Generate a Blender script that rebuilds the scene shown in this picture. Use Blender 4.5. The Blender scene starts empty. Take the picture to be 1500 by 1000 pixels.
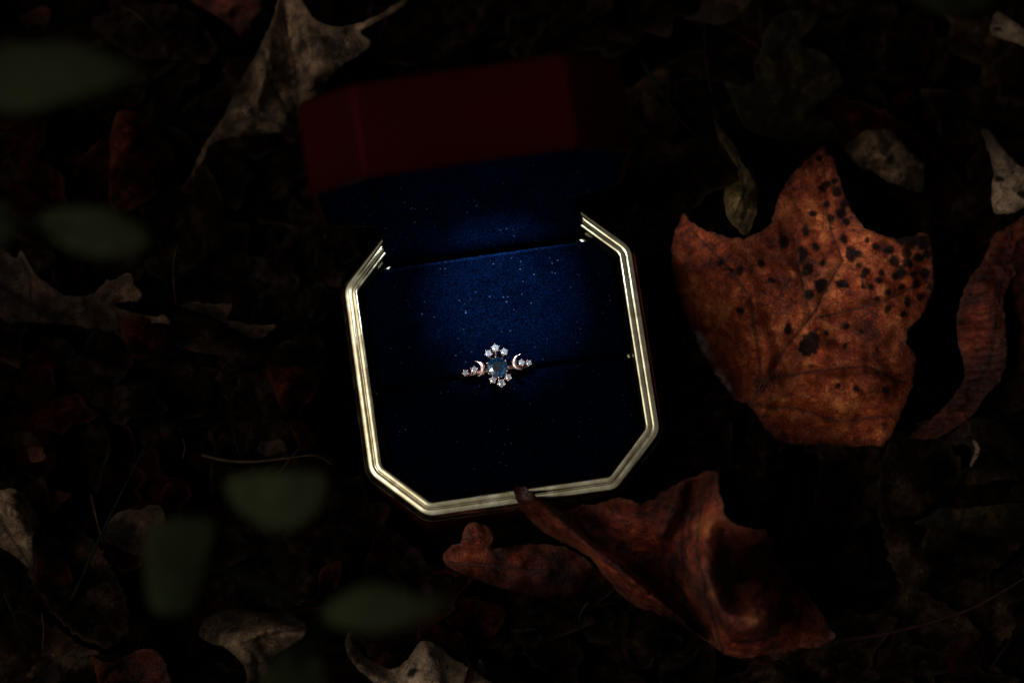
import bpy, bmesh, math, random
import numpy as np
from mathutils import Vector, Matrix, geometry, noise

S = 0.01                      # everything below is written in centimetres
random.seed(7)
scene = bpy.context.scene
COL = scene.collection

# ------------------------------------------------------------------ camera
H = 3.6                       # height of the box rim above the soil
LENS, DIST, TILT = 91.2, 57.0, math.radians(11.5)
CAM = Vector((0, -DIST * math.sin(TILT), H + DIST * math.cos(TILT)))
FWD = Vector((0, math.sin(TILT), -math.cos(TILT)))
UPV = Vector((0, math.cos(TILT), math.sin(TILT)))
cd = bpy.data.cameras.new('camera')
cam = bpy.data.objects.new('camera', cd)
COL.objects.link(cam)
cam.location = CAM * S
cam.rotation_euler = (TILT, 0, 0)
cd.lens = LENS
cd.sensor_width = 36
cd.clip_start = 0.01
cd.clip_end = 50
cd.dof.use_dof = True
cd.dof.focus_distance = (DIST + 0.0) * S
cd.dof.aperture_fstop = 6.0
cd.dof.aperture_blades = 9
scene.camera = cam

# ------------------------------------------------------------------ light
SUN_EL, SUN_AZ = math.radians(52), math.radians(-106)   # azimuth from +y towards +x
w = bpy.data.worlds.new('World')
scene.world = w
w.use_nodes = True
nt = w.node_tree
bg = nt.nodes['Background']
sky = nt.nodes.new('ShaderNodeTexSky')
sky.sky_type = 'NISHITA'
sky.sun_disc = False
sky.sun_elevation = SUN_EL
sky.sun_rotation = SUN_AZ
sky.air_density = 1.0
sky.dust_density = 10.0
sky.ozone_density = 0.6
hs = nt.nodes.new('ShaderNodeHueSaturation')           # overcast: most of the blue is gone
hs.inputs['Saturation'].default_value = 0.14
nt.links.new(sky.outputs[0], hs.inputs['Color'])
nt.links.new(hs.outputs[0], bg.inputs[0])
bg.inputs[1].default_value = 0.15
sd = bpy.data.lights.new('sun', 'SUN')
sd.energy = 2.2
sd.angle = math.radians(10)
sd.color = (1.0, 0.90, 0.74)
sun = bpy.data.objects.new('sun', sd)
COL.objects.link(sun)
sdir = Vector((math.sin(SUN_AZ) * math.cos(SUN_EL), math.cos(SUN_AZ) * math.cos(SUN_EL), math.sin(SUN_EL)))
sun.rotation_euler = sdir.to_track_quat('Z', 'Y').to_euler()
sun.location = sdir * 1.5

vs = scene.view_settings
vs.view_transform = 'Standard'
vs.look = 'None'
vs.exposure = -1.35
vs.gamma = 1.0
vs.use_curve_mapping = False
scene.render.engine = 'CYCLES'
scene.cycles.use_denoising = True
scene.cycles.max_bounces = 6
scene.cycles.use_adaptive_sampling = True
scene.cycles.adaptive_threshold = 0.02

# ------------------------------------------------------------------ helpers
def P(px, py, z):
    """photo pixel (1500 x 1000) -> point at height z, centimetres"""
    k = 36.0 / LENS / 1500.0
    d = FWD + Vector((1, 0, 0)) * ((px - 750) * k) + UPV * ((500 - py) * k)
    return CAM + d * ((z - CAM.z) / d.z)

def tag(o, label=None, cat=None, group=None, kind=None):
    if label: o['label'] = label
    if cat: o['category'] = cat
    if group: o['group'] = group
    if kind: o['kind'] = kind
    return o

def empty(name, loc=(0, 0, 0), rz=0.0, parent=None):
    o = bpy.data.objects.new(name, None)
    o.empty_display_size = 0.005
    COL.objects.link(o)
    o.location = Vector(loc) * S
    o.rotation_euler = (0, 0, rz)
    if parent: o.parent = parent
    return o

def mesh_obj(name, verts, faces, mat, parent=None, loc=(0, 0, 0), smooth=True, attrs=None):
    """verts in cm in the frame of the parent; loc = origin (cm)"""
    me = bpy.data.meshes.new(name)
    L = Vector(loc)
    me.from_pydata([tuple((Vector(v) - L) * S) for v in verts], [], faces)
    if smooth:
        me.polygons.foreach_set('use_smooth', [True] * len(me.polygons))
    if attrs:
        for k, vals in attrs.items():
            a = me.attributes.new(k, 'FLOAT', 'POINT')
            a.data.foreach_set('value', [float(x) for x in vals])
    me.update()
    me.materials.append(mat)
    o = bpy.data.objects.new(name, me)
    COL.objects.link(o)
    o.location = L * S
    if parent: o.parent = parent
    return o

def tube_geo(pts, radii, n=8):
    V, F = [], []
    pts = [Vector(p) for p in pts]
    m = len(pts)
    ref = Vector((0.13, 0.21, 1))
    for i, p in enumerate(pts):
        t = (pts[min(i + 1, m - 1)] - pts[max(i - 1, 0)]).normalized()
        u = t.cross(ref)
        if u.length < 1e-4: u = t.cross(Vector((1, 0, 0)))
        u.normalize()
        v = u.cross(t)
        r = radii[i] if hasattr(radii, '__len__') else radii
        for k in range(n):
            a = 2 * math.pi * k / n
            V.append(p + u * (r * math.cos(a)) + v * (r * math.sin(a)))
    for i in range(m - 1):
        for k in range(n):
            a, b = i * n + k, i * n + (k + 1) % n
            F.append((a, b, b + n, a + n))
    F.append(tuple(range(n))[::-1])
    F.append(tuple((m - 1) * n + k for k in range(n)))
    return V, F

def smooth_path(pts, sub=6):
    """Catmull-Rom"""
    pts = [Vector(p) for p in pts]
    out = []
    for i in range(len(pts) - 1):
        p0 = pts[max(i - 1, 0)]; p1 = pts[i]; p2 = pts[i + 1]; p3 = pts[min(i + 2, len(pts) - 1)]
        for k in range(sub):
            t = k / sub
            out.append(0.5 * ((2 * p1) + (p2 - p0) * t + (2 * p0 - 5 * p1 + 4 * p2 - p3) * t * t + (3 * p1 - p0 - 3 * p2 + p3) * t ** 3))
    out.append(pts[-1])
    return out

def ico_geo(c, r, seg=8, ring=6):
    V, F = [], []
    c = Vector(c)
    for i in range(ring + 1):
        th = math.pi * i / ring
        for k in range(seg):
            ph = 2 * math.pi * k / seg
            V.append(c + Vector((math.sin(th) * math.cos(ph), math.sin(th) * math.sin(ph), math.cos(th))) * r)
    for i in range(ring):
        for k in range(seg):
            a = i * seg + k; b = i * seg + (k + 1) % seg
            F.append((a, a + seg, b + seg, b))
    return V, F

def join_geo(parts):
    V, F = [], []
    for v, f in parts:
        o = len(V)
        V += list(v)
        F += [tuple(i + o for i in q) for q in f]
    return V, F

# ------------------------------------------------------------------ materials
def new_mat(name):
    m = bpy.data.materials.new(name)
    m.use_nodes = True
    return m, m.node_tree, m.node_tree.nodes, m.node_tree.links, m.node_tree.nodes['Principled BSDF']

def nnode(N, t, **kw):
    n = N.new(t)
    for k, v in kw.items():
        setattr(n, k, v)
    return n

def noise_tex(N, L, vec, scale, detail=4, rough=0.6, dist=0.0):
    n = N.new('ShaderNodeTexNoise')
    n.inputs['Scale'].default_value = scale
    n.inputs['Detail'].default_value = detail
    n.inputs['Roughness'].default_value = rough
    n.inputs['Distortion'].default_value = dist
    L.new(vec, n.inputs['Vector'])
    return n.outputs['Fac']

def ramp(N, L, fac, stops):
    r = N.new('ShaderNodeValToRGB')
    el = r.color_ramp.elements
    while len(el) < len(stops): el.new(0.5)
    for e, (p, c) in zip(el, stops):
        e.position = p
        e.color = (c[0], c[1], c[2], 1) if hasattr(c, '__len__') else (c, c, c, 1)
    L.new(fac, r.inputs[0])
    return r.outputs[0]

def mixc(N, L, fac, a, b, mode='MIX'):
    m = N.new('ShaderNodeMix')
    m.data_type = 'RGBA'
    m.blend_type = mode
    for sock, v in ((m.inputs[0], fac), (m.inputs[6], a), (m.inputs[7], b)):
        if hasattr(v, 'links'): L.new(v, sock)
        elif hasattr(v, '__len__'): sock.default_value = (v[0], v[1], v[2], 1)
        else: sock.default_value = v
    return m.outputs[2]

def math_n(N, L, op, a, b=0.0, clamp=False):
    m = N.new('ShaderNodeMath')
    m.operation = op
    m.use_clamp = clamp
    for s_, v in ((m.inputs[0], a), (m.inputs[1], b)):
        if hasattr(v, 'links'): L.new(v, s_)
        else: s_.default_value = v
    return m.outputs[0]

def attr(N, name):
    a = N.new('ShaderNodeAttribute')
    a.attribute_name = name
    return a.outputs['Fac']

LEAF_MATS = {}
def leaf_mat(name, dark, mid, light, vein=None, rough=0.55, blotch=1.0, spec=0.35, seed=0.0, edge=None, fleck=0.35, cells=0.5, hi=0.62, stain=0.8, ochre=None):
    """dead leaf skin: blotches, mottling, vein net; attributes vein / spot / tone / edge come from the mesh"""
    m, t, N, L, b = new_mat(name)
    dark, mid, light = (tuple(q * 0.60 for q in c_) for c_ in (dark, mid, light))
    vein = tuple(q * 0.60 for q in vein) if vein else None
    edge = tuple(q * 0.60 for q in edge) if edge else None
    tc = N.new('ShaderNodeTexCoord')
    mp = N.new('ShaderNodeMapping')
    mp.inputs['Location'].default_value = (seed, seed * 1.7, seed * 0.6)
    L.new(tc.outputs['Object'], mp.inputs[0])
    v = mp.outputs[0]
    n1 = noise_tex(N, L, v, 75 * blotch, 5, 0.62, 0.4)
    n2 = noise_tex(N, L, v, 400, 7, 0.75, 0.3)
    n3 = noise_tex(N, L, v, 2300, 3, 0.6)
    f = math_n(N, L, 'ADD', math_n(N, L, 'MULTIPLY', n1, 0.5), math_n(N, L, 'MULTIPLY', n2, 0.5))
    c = ramp(N, L, f, [(0.39, dark), (0.50, mid), (hi, light)])
    # fine vein net
    vo = N.new('ShaderNodeTexVoronoi')
    vo.feature = 'DISTANCE_TO_EDGE'
    vo.inputs['Scale'].default_value = 850
    dv = N.new('ShaderNodeVectorMath'); dv.operation = 'ADD'
    nd = N.new('ShaderNodeTexNoise'); nd.inputs['Scale'].default_value = 400
    L.new(v, nd.inputs['Vector'])
    sc_ = N.new('ShaderNodeVectorMath'); sc_.operation = 'SCALE'; sc_.inputs['Scale'].default_value = 0.0016
    L.new(nd.outputs['Color'], sc_.inputs[0])
    L.new(v, dv.inputs[0]); L.new(sc_.outputs[0], dv.inputs[1])
    L.new(dv.outputs[0], vo.inputs['Vector'])
    net = ramp(N, L, vo.outputs['Distance'], [(0.0, 0.0), (0.09, 1.0)])
    c = mixc(N, L, cells, c, mixc(N, L, 1.0, c, mixc(N, L, net, (0.55, 0.5, 0.45), (1.06, 1.04, 1.0)), 'MULTIPLY'))
    g = ramp(N, L, n3, [(0.3, 0.5), (0.7, 1.42)])
    c = mixc(N, L, 0.8, c, mixc(N, L, 1.0, c, g, 'MULTIPLY'))
    # small decay flecks
    n4 = noise_tex(N, L, v, 620, 2, 0.5, 0.6)
    fl = ramp(N, L, n4, [(0.30, 1.0), (0.37, 0.0)])
    c = mixc(N, L, math_n(N, L, 'MULTIPLY', fl, fleck), c, (dark[0] * 0.25, dark[1] * 0.25, dark[2] * 0.3))
    if edge:
        e = attr(N, 'edge')
        c = mixc(N, L, math_n(N, L, 'MULTIPLY', e, 0.8), c, edge)
    if vein:
        c = mixc(N, L, math_n(N, L, 'MULTIPLY', attr(N, 'vein'), 0.85, True), c, vein)
    c = mixc(N, L, math_n(N, L, 'MULTIPLY', attr(N, 'spot'), 0.96, True), c, (0.0022, 0.0018, 0.0018))
    st = ramp(N, L, noise_tex(N, L, v, 62, 6, 0.66, 0.8), [(0.36, 0.06), (0.48, 0.5), (0.62, 1.25)])
    c = mixc(N, L, stain, c, mixc(N, L, 1.0, c, st, 'MULTIPLY'))
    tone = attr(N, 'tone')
    c = mixc(N, L, 1.0, c, tone, 'MULTIPLY')  # the leaf's own colour variation, with lit and shaded areas painted in
    if ochre:
        c = mixc(N, L, math_n(N, L, 'MULTIPLY', math_n(N, L, 'SUBTRACT', tone, 1.45), 0.9, True), c, ochre)
    L.new(c, b.inputs['Base Color'])
    r = ramp(N, L, n2, [(0.3, max(rough - 0.12, 0)), (0.7, min(rough + 0.14, 1))])
    gl = attr(N, 'gloss')
    L.new(mixc(N, L, gl, r, (0.24, 0.24, 0.24)), b.inputs['Roughness'])
    sp = math_n(N, L, 'MULTIPLY', math_n(N, L, 'MULTIPLY', tone, spec * 0.8), math_n(N, L, 'SUBTRACT', 1.0, math_n(N, L, 'MULTIPLY', attr(N, 'spot'), 0.6)), True)
    L.new(math_n(N, L, 'ADD', sp, math_n(N, L, 'MULTIPLY', gl, 0.4)), b.inputs['Specular IOR Level'])
    h = math_n(N, L, 'ADD', math_n(N, L, 'MULTIPLY', n2, 0.9), math_n(N, L, 'MULTIPLY', net, 0.18))
    h = math_n(N, L, 'ADD', h, math_n(N, L, 'MULTIPLY', n3, 0.16))
    bp = N.new('ShaderNodeBump')
    bp.inputs['Strength'].default_value = 0.8
    bp.inputs['Distance'].default_value = 0.0009
    L.new(h, bp.inputs['Height'])
    L.new(bp.outputs[0], b.inputs['Normal'])
    LEAF_MATS[name] = m
    return m

def gold_mat():
    m, t, N, L, b = new_mat('gold_rim')
    tc = N.new('ShaderNodeTexCoord')
    v = tc.outputs['Object']
    n1 = noise_tex(N, L, v, 260, 5, 0.65, 0.3)
    n2 = noise_tex(N, L, v, 2600, 3, 0.6)
    c = ramp(N, L, n1, [(0.32, (0.46, 0.37, 0.20)), (0.66, (0.82, 0.73, 0.48))])
    L.new(c, b.inputs['Base Color'])
    b.inputs['Metallic'].default_value = 1
    L.new(ramp(N, L, n1, [(0.3, 0.13), (0.7, 0.26)]), b.inputs['Roughness'])
    bp = N.new('ShaderNodeBump')
    bp.inputs['Strength'].default_value = 0.14
    bp.inputs['Distance'].default_value = 0.00010
    L.new(math_n(N, L, 'ADD', n1, math_n(N, L, 'MULTIPLY', n2, 0.35)), bp.inputs['Height'])
    L.new(bp.outputs[0], b.inputs['Normal'])
    return m

def leather_mat():
    m, t, N, L, b = new_mat('red_leatherette')
    tc = N.new('ShaderNodeTexCoord')
    v = tc.outputs['Object']
    n1 = noise_tex(N, L, v, 1800, 4, 0.6)
    n2 = noise_tex(N, L, v, 60, 3, 0.5)
    c = ramp(N, L, n2, [(0.3, (0.0048, 0.00007, 0.00015)), (0.7, (0.0066, 0.0001, 0.00025))])
    L.new(c, b.inputs['Base Color'])
    b.inputs['Roughness'].default_value = 0.5
    b.inputs['Specular IOR Level'].default_value = 0.10
    b.inputs['Specular Tint'].default_value = (1.0, 0.08, 0.12, 1)
    bp = N.new('ShaderNodeBump')
    bp.inputs['Strength'].default_value = 0.3
    bp.inputs['Distance'].default_value = 0.0001
    L.new(n1, bp.inputs['Height'])
    L.new(bp.outputs[0], b.inputs['Normal'])
    return m

def velvet_mat(name='navy_velvet', k=1.0):
    m, t, N, L, b = new_mat(name)
    tc = N.new('ShaderNodeTexCoord')
    v = tc.outputs['Object']
    n1 = noise_tex(N, L, v, 160, 5, 0.6)
    n2 = noise_tex(N, L, v, 4400, 2, 0.6)
    c = ramp(N, L, n1, [(0.3, (0.00005 * k, 0.00026 * k, 0.0012 * k)), (0.7, (0.00013 * k, 0.00058 * k, 0.0025 * k))])
    pile = ramp(N, L, n2, [(0.36, 0.12), (0.5, 0.8), (0.68, 3.8)])
    c = mixc(N, L, 1.0, c, pile, 'MULTIPLY')
    # dust and lint caught in the pile
    vo = N.new('ShaderNodeTexVoronoi')
    vo.inputs['Scale'].default_value = 760
    vo.inputs['Randomness'].default_value = 1
    L.new(v, vo.inputs['Vector'])
    dot = ramp(N, L, vo.outputs['Distance'], [(0.04, 1.0), (0.13, 0.0)])
    rare = ramp(N, L, noise_tex(N, L, v, 130, 4, 0.75), [(0.47, 0.0), (0.66, 1.0)])
    lint = math_n(N, L, 'MULTIPLY', dot, rare)
    c = mixc(N, L, math_n(N, L, 'MULTIPLY', lint, 0.7), c, (0.040, 0.066, 0.130))
    L.new(c, b.inputs['Base Color'])
    b.inputs['Roughness'].default_value = 0.9
    b.inputs['Specular IOR Level'].default_value = 0.0
    b.inputs['Sheen Weight'].default_value = 0.0012
    b.inputs['Sheen Roughness'].default_value = 0.28
    b.inputs['Sheen Tint'].default_value = (0.10, 0.28, 1.0, 1)
    bp = N.new('ShaderNodeBump')
    bp.inputs['Strength'].default_value = 0.6
    bp.inputs['Distance'].default_value = 0.0002
    L.new(n2, bp.inputs['Height'])
    L.new(bp.outputs[0], b.inputs['Normal'])
    return m

def plain_mat(name, col, rough=0.5, metal=0.0, var=0.25, scale=400, spec=0.5):
    m, t, N, L, b = new_mat(name)
    tc = N.new('ShaderNodeTexCoord')
    n = noise_tex(N, L, tc.outputs['Object'], scale, 4, 0.6)
    lo = tuple(x * (1 - var) for x in col); hi = tuple(min(x * (1 + var), 1) for x in col)
    L.new(ramp(N, L, n, [(0.3, lo), (0.7, hi)]), b.inputs['Base Color'])
    b.inputs['Roughness'].default_value = rough
    b.inputs['Metallic'].default_value = metal
    b.inputs['Specular IOR Level'].default_value = spec
    return m

def gem_mat(name, col, rough=0.03, trans=0.6, ior=2.2):
    m, t, N, L, b = new_mat(name)
    tc = N.new('ShaderNodeTexCoord')
    n = noise_tex(N, L, tc.outputs['Object'], 900, 2, 0.5)
    L.new(ramp(N, L, n, [(0.3, tuple(x * 0.85 for x in col)), (0.7, col)]), b.inputs['Base Color'])
    b.inputs['Roughness'].default_value = rough
    b.inputs['IOR'].default_value = ior
    b.inputs['Transmission Weight'].default_value = trans
    return m

GOLD = gold_mat()
LEATHER = leather_mat()
VELVET = velvet_mat()
LIT_EDGE_VELVET = velvet_mat('lit_edge_velvet', 3.2)  # brighter copy of the navy velvet, lamp highlight put into its colour
ROSE = plain_mat('rose_gold', (0.74, 0.50, 0.42), 0.16, 1.0, 0.08)
DIAMOND = gem_mat('diamond', (0.82, 0.91, 1.0), 0.02, 0.93, 2.2)
SAPPHIRE = gem_mat('teal_sapphire', (0.008, 0.085, 0.20), 0.02, 0.985, 1.77)
BLACK = plain_mat('black_plastic', (0.01, 0.01, 0.011), 0.6, 0, 0.2, 300, 0.3)
SOIL = plain_mat('dark_soil', (0.0022, 0.0015, 0.0011), 0.95, 0, 0.6, 300, 0.0)
TWIG = plain_mat('dry_twig', (0.015, 0.008, 0.0045), 0.7, 0, 0.6, 500, 0.02)
PALE_TWIG = plain_mat('pale_dry_stalk', (0.013, 0.008, 0.004), 0.7, 0, 0.8, 160, 0.05)
GREEN_STEM = plain_mat('green_stem', (0.0018, 0.0027, 0.0017), 0.7, 0, 0.6, 200, 0.02)
DARK_STEM = plain_mat('dark_red_stem', (0.007, 0.0026, 0.0018), 0.7, 0, 0.5, 300, 0.05)
GREEN_LEAF = leaf_mat('fresh_green_leaf', (0.015, 0.019, 0.009), (0.021, 0.026, 0.012), (0.028, 0.029, 0.013), (0.02, 0.025, 0.012), 0.8, 0.8, 0.0, 1.0, None, 0.0, 0.1, 0.62, 0.2)

M_ORANGE = leaf_mat('orange_maple_leaf', (0.060, 0.006, 0.002), (0.29, 0.042, 0.008), (0.68, 0.205, 0.058), (0.030, 0.006, 0.003), 0.5, 1.3, 0.2, 2.0, (0.03, 0.007, 0.003), 0.7, 0.35, 0.66, 0.55)
M_RED = leaf_mat('russet_leaf', (0.014, 0.0028, 0.0018), (0.13, 0.015, 0.005), (0.30, 0.062, 0.020), (0.030, 0.006, 0.0035), 0.5, 1.7, 0.2, 3.0, (0.10, 0.03, 0.014), 0.9, 0.35, 0.64, 0.8, (0.26, 0.075, 0.010))
M_TAN = leaf_mat('tan_leaf', (0.016, 0.010, 0.006), (0.105, 0.061, 0.034), (0.25, 0.152, 0.086), (0.02, 0.012, 0.008), 0.7, 1.8, 0.1, 4.0, (0.06, 0.035, 0.02), 0.9, 0.35, 0.62, 0.85)
M_PALE = leaf_mat('pale_leaf', (0.050, 0.032, 0.019), (0.22, 0.145, 0.088), (0.36, 0.245, 0.155), (0.05, 0.032, 0.02), 0.7, 1.6, 0.1, 5.0, (0.08, 0.05, 0.03), 0.9, 0.35, 0.62, 0.6)
M_BROWN = leaf_mat('brown_leaf', (0.006, 0.0032, 0.0018), (0.026, 0.0135, 0.0075), (0.062, 0.034, 0.020), (0.008, 0.004, 0.0025), 0.7, 1.6, 0.05, 6.0, (0.03, 0.016, 0.009), 0.8, 0.4, 0.62, 0.9)
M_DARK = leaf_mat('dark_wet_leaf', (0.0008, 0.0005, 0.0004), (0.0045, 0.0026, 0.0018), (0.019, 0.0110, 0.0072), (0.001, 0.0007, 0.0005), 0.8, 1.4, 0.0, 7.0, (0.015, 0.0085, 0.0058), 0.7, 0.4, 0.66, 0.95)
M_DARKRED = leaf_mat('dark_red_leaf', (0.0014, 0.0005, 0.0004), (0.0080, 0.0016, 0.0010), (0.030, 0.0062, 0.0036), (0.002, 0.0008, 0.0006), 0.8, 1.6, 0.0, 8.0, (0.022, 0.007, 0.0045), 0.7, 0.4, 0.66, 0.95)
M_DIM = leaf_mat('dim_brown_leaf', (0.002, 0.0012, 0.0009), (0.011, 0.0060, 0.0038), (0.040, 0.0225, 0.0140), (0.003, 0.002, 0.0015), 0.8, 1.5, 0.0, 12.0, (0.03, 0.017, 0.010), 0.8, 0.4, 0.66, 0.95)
M_OLIVE = leaf_mat('olive_leaf', (0.004, 0.003, 0.0015), (0.013, 0.009, 0.0035), (0.034, 0.022, 0.007), (0.005, 0.004, 0.002), 0.75, 2.2, 0.05, 9.0, (0.018, 0.011, 0.004), 0.9, 0.5)
M_YELLOW = leaf_mat('straw_yellow_leaf', (0.012, 0.008, 0.003), (0.075, 0.046, 0.016), (0.22, 0.145, 0.062), (0.02, 0.013, 0.006), 0.6, 3.2, 0.1, 10.0, (0.11, 0.06, 0.018), 0.9, 0.6, 0.62, 0.75)

# ------------------------------------------------------------------ leaf builder
def resample(poly, step, closed=True):
    out = []
    n = len(poly)
    for i in range(n if closed else n - 1):
        a = np.array(poly[i], float); b = np.array(poly[(i + 1) % n], float)
        k = max(1, int(round(np.linalg.norm(b - a) / step)))
        for j in range(k): out.append(a + (b - a) * j / k)
    if not closed: out.append(np.array(poly[-1], float))
    return np.array(out)

def seg_dist(p, poly, closed):
    n = len(poly)
    d = np.full(len(p), 1e9)
    for i in range(n if closed else n - 1):
        a = np.array(poly[i], float); b = np.array(poly[(i + 1) % n], float)
        ab = b - a
        t = np.clip(((p - a) @ ab) / max(ab @ ab, 1e-9), 0, 1)
        d = np.minimum(d, np.linalg.norm(p - (a + t[:, None] * ab), axis=1))
    return d

def inside(p, poly):
    x, y = p[:, 0], p[:, 1]
    r = np.zeros(len(p), bool)
    n = len(poly)
    for i in range(n):
        x1, y1 = poly[i]; x2, y2 = poly[(i + 1) % n]
        c = ((y1 > y) != (y2 > y)) & (x < (x2 - x1) * (y - y1) / (y2 - y1 + 1e-12) + x1)
        r ^= c
    return r

def round_poly(poly, it=1):
    p = np.array(poly, float)
    for _ in range(it):
        q = []
        n = len(p)
        for i in range(n):
            a, b = p[i], p[(i + 1) % n]
            q += [a * 0.8 + b * 0.2, a * 0.2 + b * 0.8]
        p = np.array(q)
    return p

def rbf(p, ctrl, default=1.0):
    """smooth surface through scattered (x, y, value) samples"""
    c = np.array([[x[0], x[1]] for x in ctrl], float) / 100.0
    v = np.array([x[2] for x in ctrl], float)
    n = len(c)
    if n < 4:
        d = np.sqrt((((p / 100.0)[:, None, :] - c[None]) ** 2).sum(2) + 0.01)
        wgt = d ** -2.0
        return (wgt * v).sum(1) / wgt.sum(1)
    K = np.sqrt(((c[:, None] - c[None]) ** 2).sum(2) + 1e-4)
    Q = np.hstack([np.ones((n, 1)), c])
    M = np.block([[K - 0.004 * np.eye(n), Q], [Q.T, np.zeros((3, 3))]])
    sol = np.linalg.lstsq(M, np.concatenate([v, np.zeros(3)]), rcond=None)[0]
    q = p / 100.0
    Kp = np.sqrt(((q[:, None] - c[None]) ** 2).sum(2) + 1e-4)
    return np.clip(Kp @ sol[:n] + sol[n] + q @ sol[n + 1:], v.min() - 0.25, v.max() + 0.25)

def wob(p, sc, seed):
    return np.array([noise.noise(Vector((x * sc + seed, y * sc - seed, seed * 0.37))) for x, y in p])

def leaf(name, label, outline, ctrl, mat, veins=(), spots=(), holes=(), step=4.0, jag=1.5, ruffle=0.12, crease=0.05,
         vw=3.0, seed=1.0, group=None, cat='leaf', pull=0.0, petiole=None, ribs=None, smooth_it=1, folds=(), tones=(), gloss=()):
    """outline, veins, spots in photo pixels; ctrl = (px, py, height cm[, tone]). The pixel gives a direction, the height puts it in depth."""
    rnd = random.Random(seed)
    out = resample(round_poly(outline, smooth_it), step)
    # uneven torn margin
    nrm = np.roll(out, -1, 0) - np.roll(out, 1, 0)
    nrm = np.stack([nrm[:, 1], -nrm[:, 0]], 1) / (np.linalg.norm(nrm, axis=1)[:, None] + 1e-6)
    out = out + nrm * (wob(out, 0.09, seed)[:, None] * jag * 1.4 + wob(out, 0.28, seed + 5)[:, None] * jag * 0.7)
    hl = []
    for (hx, hy, ha, hb) in holes:
        k = max(8, int(2 * math.pi * ha / step))
        hl.append(np.array([(hx + math.cos(2 * math.pi * i / k) * ha * (1 + 0.2 * noise.noise(Vector((i * 1.3, hx, seed)))),
                             hy + math.sin(2 * math.pi * i / k) * hb * (1 + 0.2 * noise.noise(Vector((i * 1.1, hy, seed))))) for i in range(k)]))
    x0, y0 = out.min(0); x1, y1 = out.max(0)
    gx, gy = np.meshgrid(np.arange(x0, x1, step), np.arange(y0, y1, step * 0.87))
    gx[1::2] += step / 2
    g = np.stack([gx.ravel(), gy.ravel()], 1)
    g = g + np.array([[rnd.uniform(-.22, .22) * step, rnd.uniform(-.22, .22) * step] for _ in range(len(g))])
    g = g[inside(g, out)]
    g = g[seg_dist(g, out, True) > step * 0.55]
    for h in hl:
        g = g[~inside(g, h)]
        g = g[seg_dist(g, h, True) > step * 0.45]
    pts = [Vector(p) for p in out]
    edges = [(i, (i + 1) % len(out)) for i in range(len(out))]
    for h in hl:
        o = len(pts)
        pts += [Vector(p) for p in h]
        edges += [(o + i, o + (i + 1) % len(h)) for i in range(len(h))]
    pts += [Vector(p) for p in g]
    vo, eo, fo, *_ = geometry.delaunay_2d_cdt(pts, edges, [], 2 if hl else 1, 1e-4)
    p = np.array([(q.x, q.y) for q in vo])
    pts3 = [c[:3] for c in ctrl]
    for fo_ in folds:
        for a_, b_ in zip(fo_[:-1], fo_[1:]):
            k_ = max(1, int(math.hypot(b_[0] - a_[0], b_[1] - a_[1]) / 9))
            pts3 += [tuple(a_[t_] + (b_[t_] - a_[t_]) * q_ / k_ for t_ in range(3)) for q_ in range(k_)]
        pts3.append(fo_[-1])
    z = rbf(p, pts3)
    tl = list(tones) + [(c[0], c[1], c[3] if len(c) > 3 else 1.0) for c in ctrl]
    tone = np.clip(rbf(p, tl), 0.04, 2.2)  # colour variation plus light and shade painted per leaf area
    vein = np.zeros(len(p))
    vd = np.full(len(p), 1e9)
    for ve in veins:
        d = seg_dist(p, ve, False)
        vd = np.minimum(vd, d)
        vein = np.maximum(vein, np.exp(-(d / vw) ** 2))
    ed = seg_dist(p, out, True)
    for h in hl: ed = np.minimum(ed, seg_dist(p, h, True))
    # blade puckers up between the veins, dips along them
    z = z - crease * np.exp(-(vd / (vw * 3.0)) ** 2)
    sz = max(x1 - x0, y1 - y0)
    z = z + ruffle * (1.5 * wob(p, 0.014, seed) + 1.0 * wob(p, 0.034, seed + 3) + 0.42 * wob(p, 0.085, seed + 7))
    if ribs:
        ra, rf, rh = ribs
        z = z + rh * np.sin((p[:, 0] * math.cos(ra) + p[:, 1] * math.sin(ra)) * rf + 1.5 * wob(p, 0.02, seed + 9)) * np.clip(ed / 10, 0, 1)
    z = z + pull * np.exp(-(ed / 14.0) ** 2) * (0.6 + 0.8 * wob(p, 0.03, seed + 11))
    spot = np.zeros(len(p))
    for s_ in spots:
        sx, sy, sr = s_[:3]
        asp, ang = (s_[3], s_[4]) if len(s_) > 3 else (1.0, 0.0)
        dx, dy = p[:, 0] - sx, p[:, 1] - sy
        u = dx * math.cos(ang) + dy * math.sin(ang); v_ = (-dx * math.sin(ang) + dy * math.cos(ang)) / asp
        d = np.sqrt(u * u + v_ * v_) * (1 + 0.35 * wob(p, 0.16, sx * 0.1))
        k = np.clip((sr + 1.3 - d) / 2.6, 0, 1)
        spot = np.maximum(spot, k)
    z = z + 0.022 * spot
    glo = np.zeros(len(p))
    for (gx_, gy_, gr, ga, gt) in gloss:
        dx, dy = p[:, 0] - gx_, p[:, 1] - gy_
        u = dx * math.cos(gt) + dy * math.sin(gt); v_ = (-dx * math.sin(gt) + dy * math.cos(gt)) / ga
        glo = np.maximum(glo, np.clip(1.4 - np.sqrt(u * u + v_ * v_) / gr + 0.6 * wob(p, 0.07, seed + 2), 0, 1))
    verts = [P(a[0], a[1], zz) for a, zz in zip(p, z)]
    faces = []
    for f in fo:
        f = tuple(f)
        a, b, c = (verts[i] for i in f[:3])
        if (b - a).cross(c - a).z < 0: f = f[::-1]
        faces.append(f)
    used = set(i for f in faces for i in f)
    remap = {i: k for k, i in enumerate(sorted(used))}
    idx = sorted(used)
    verts2 = [verts[i] for i in idx]
    faces = [tuple(remap[i] for i in f) for f in faces]
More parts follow.
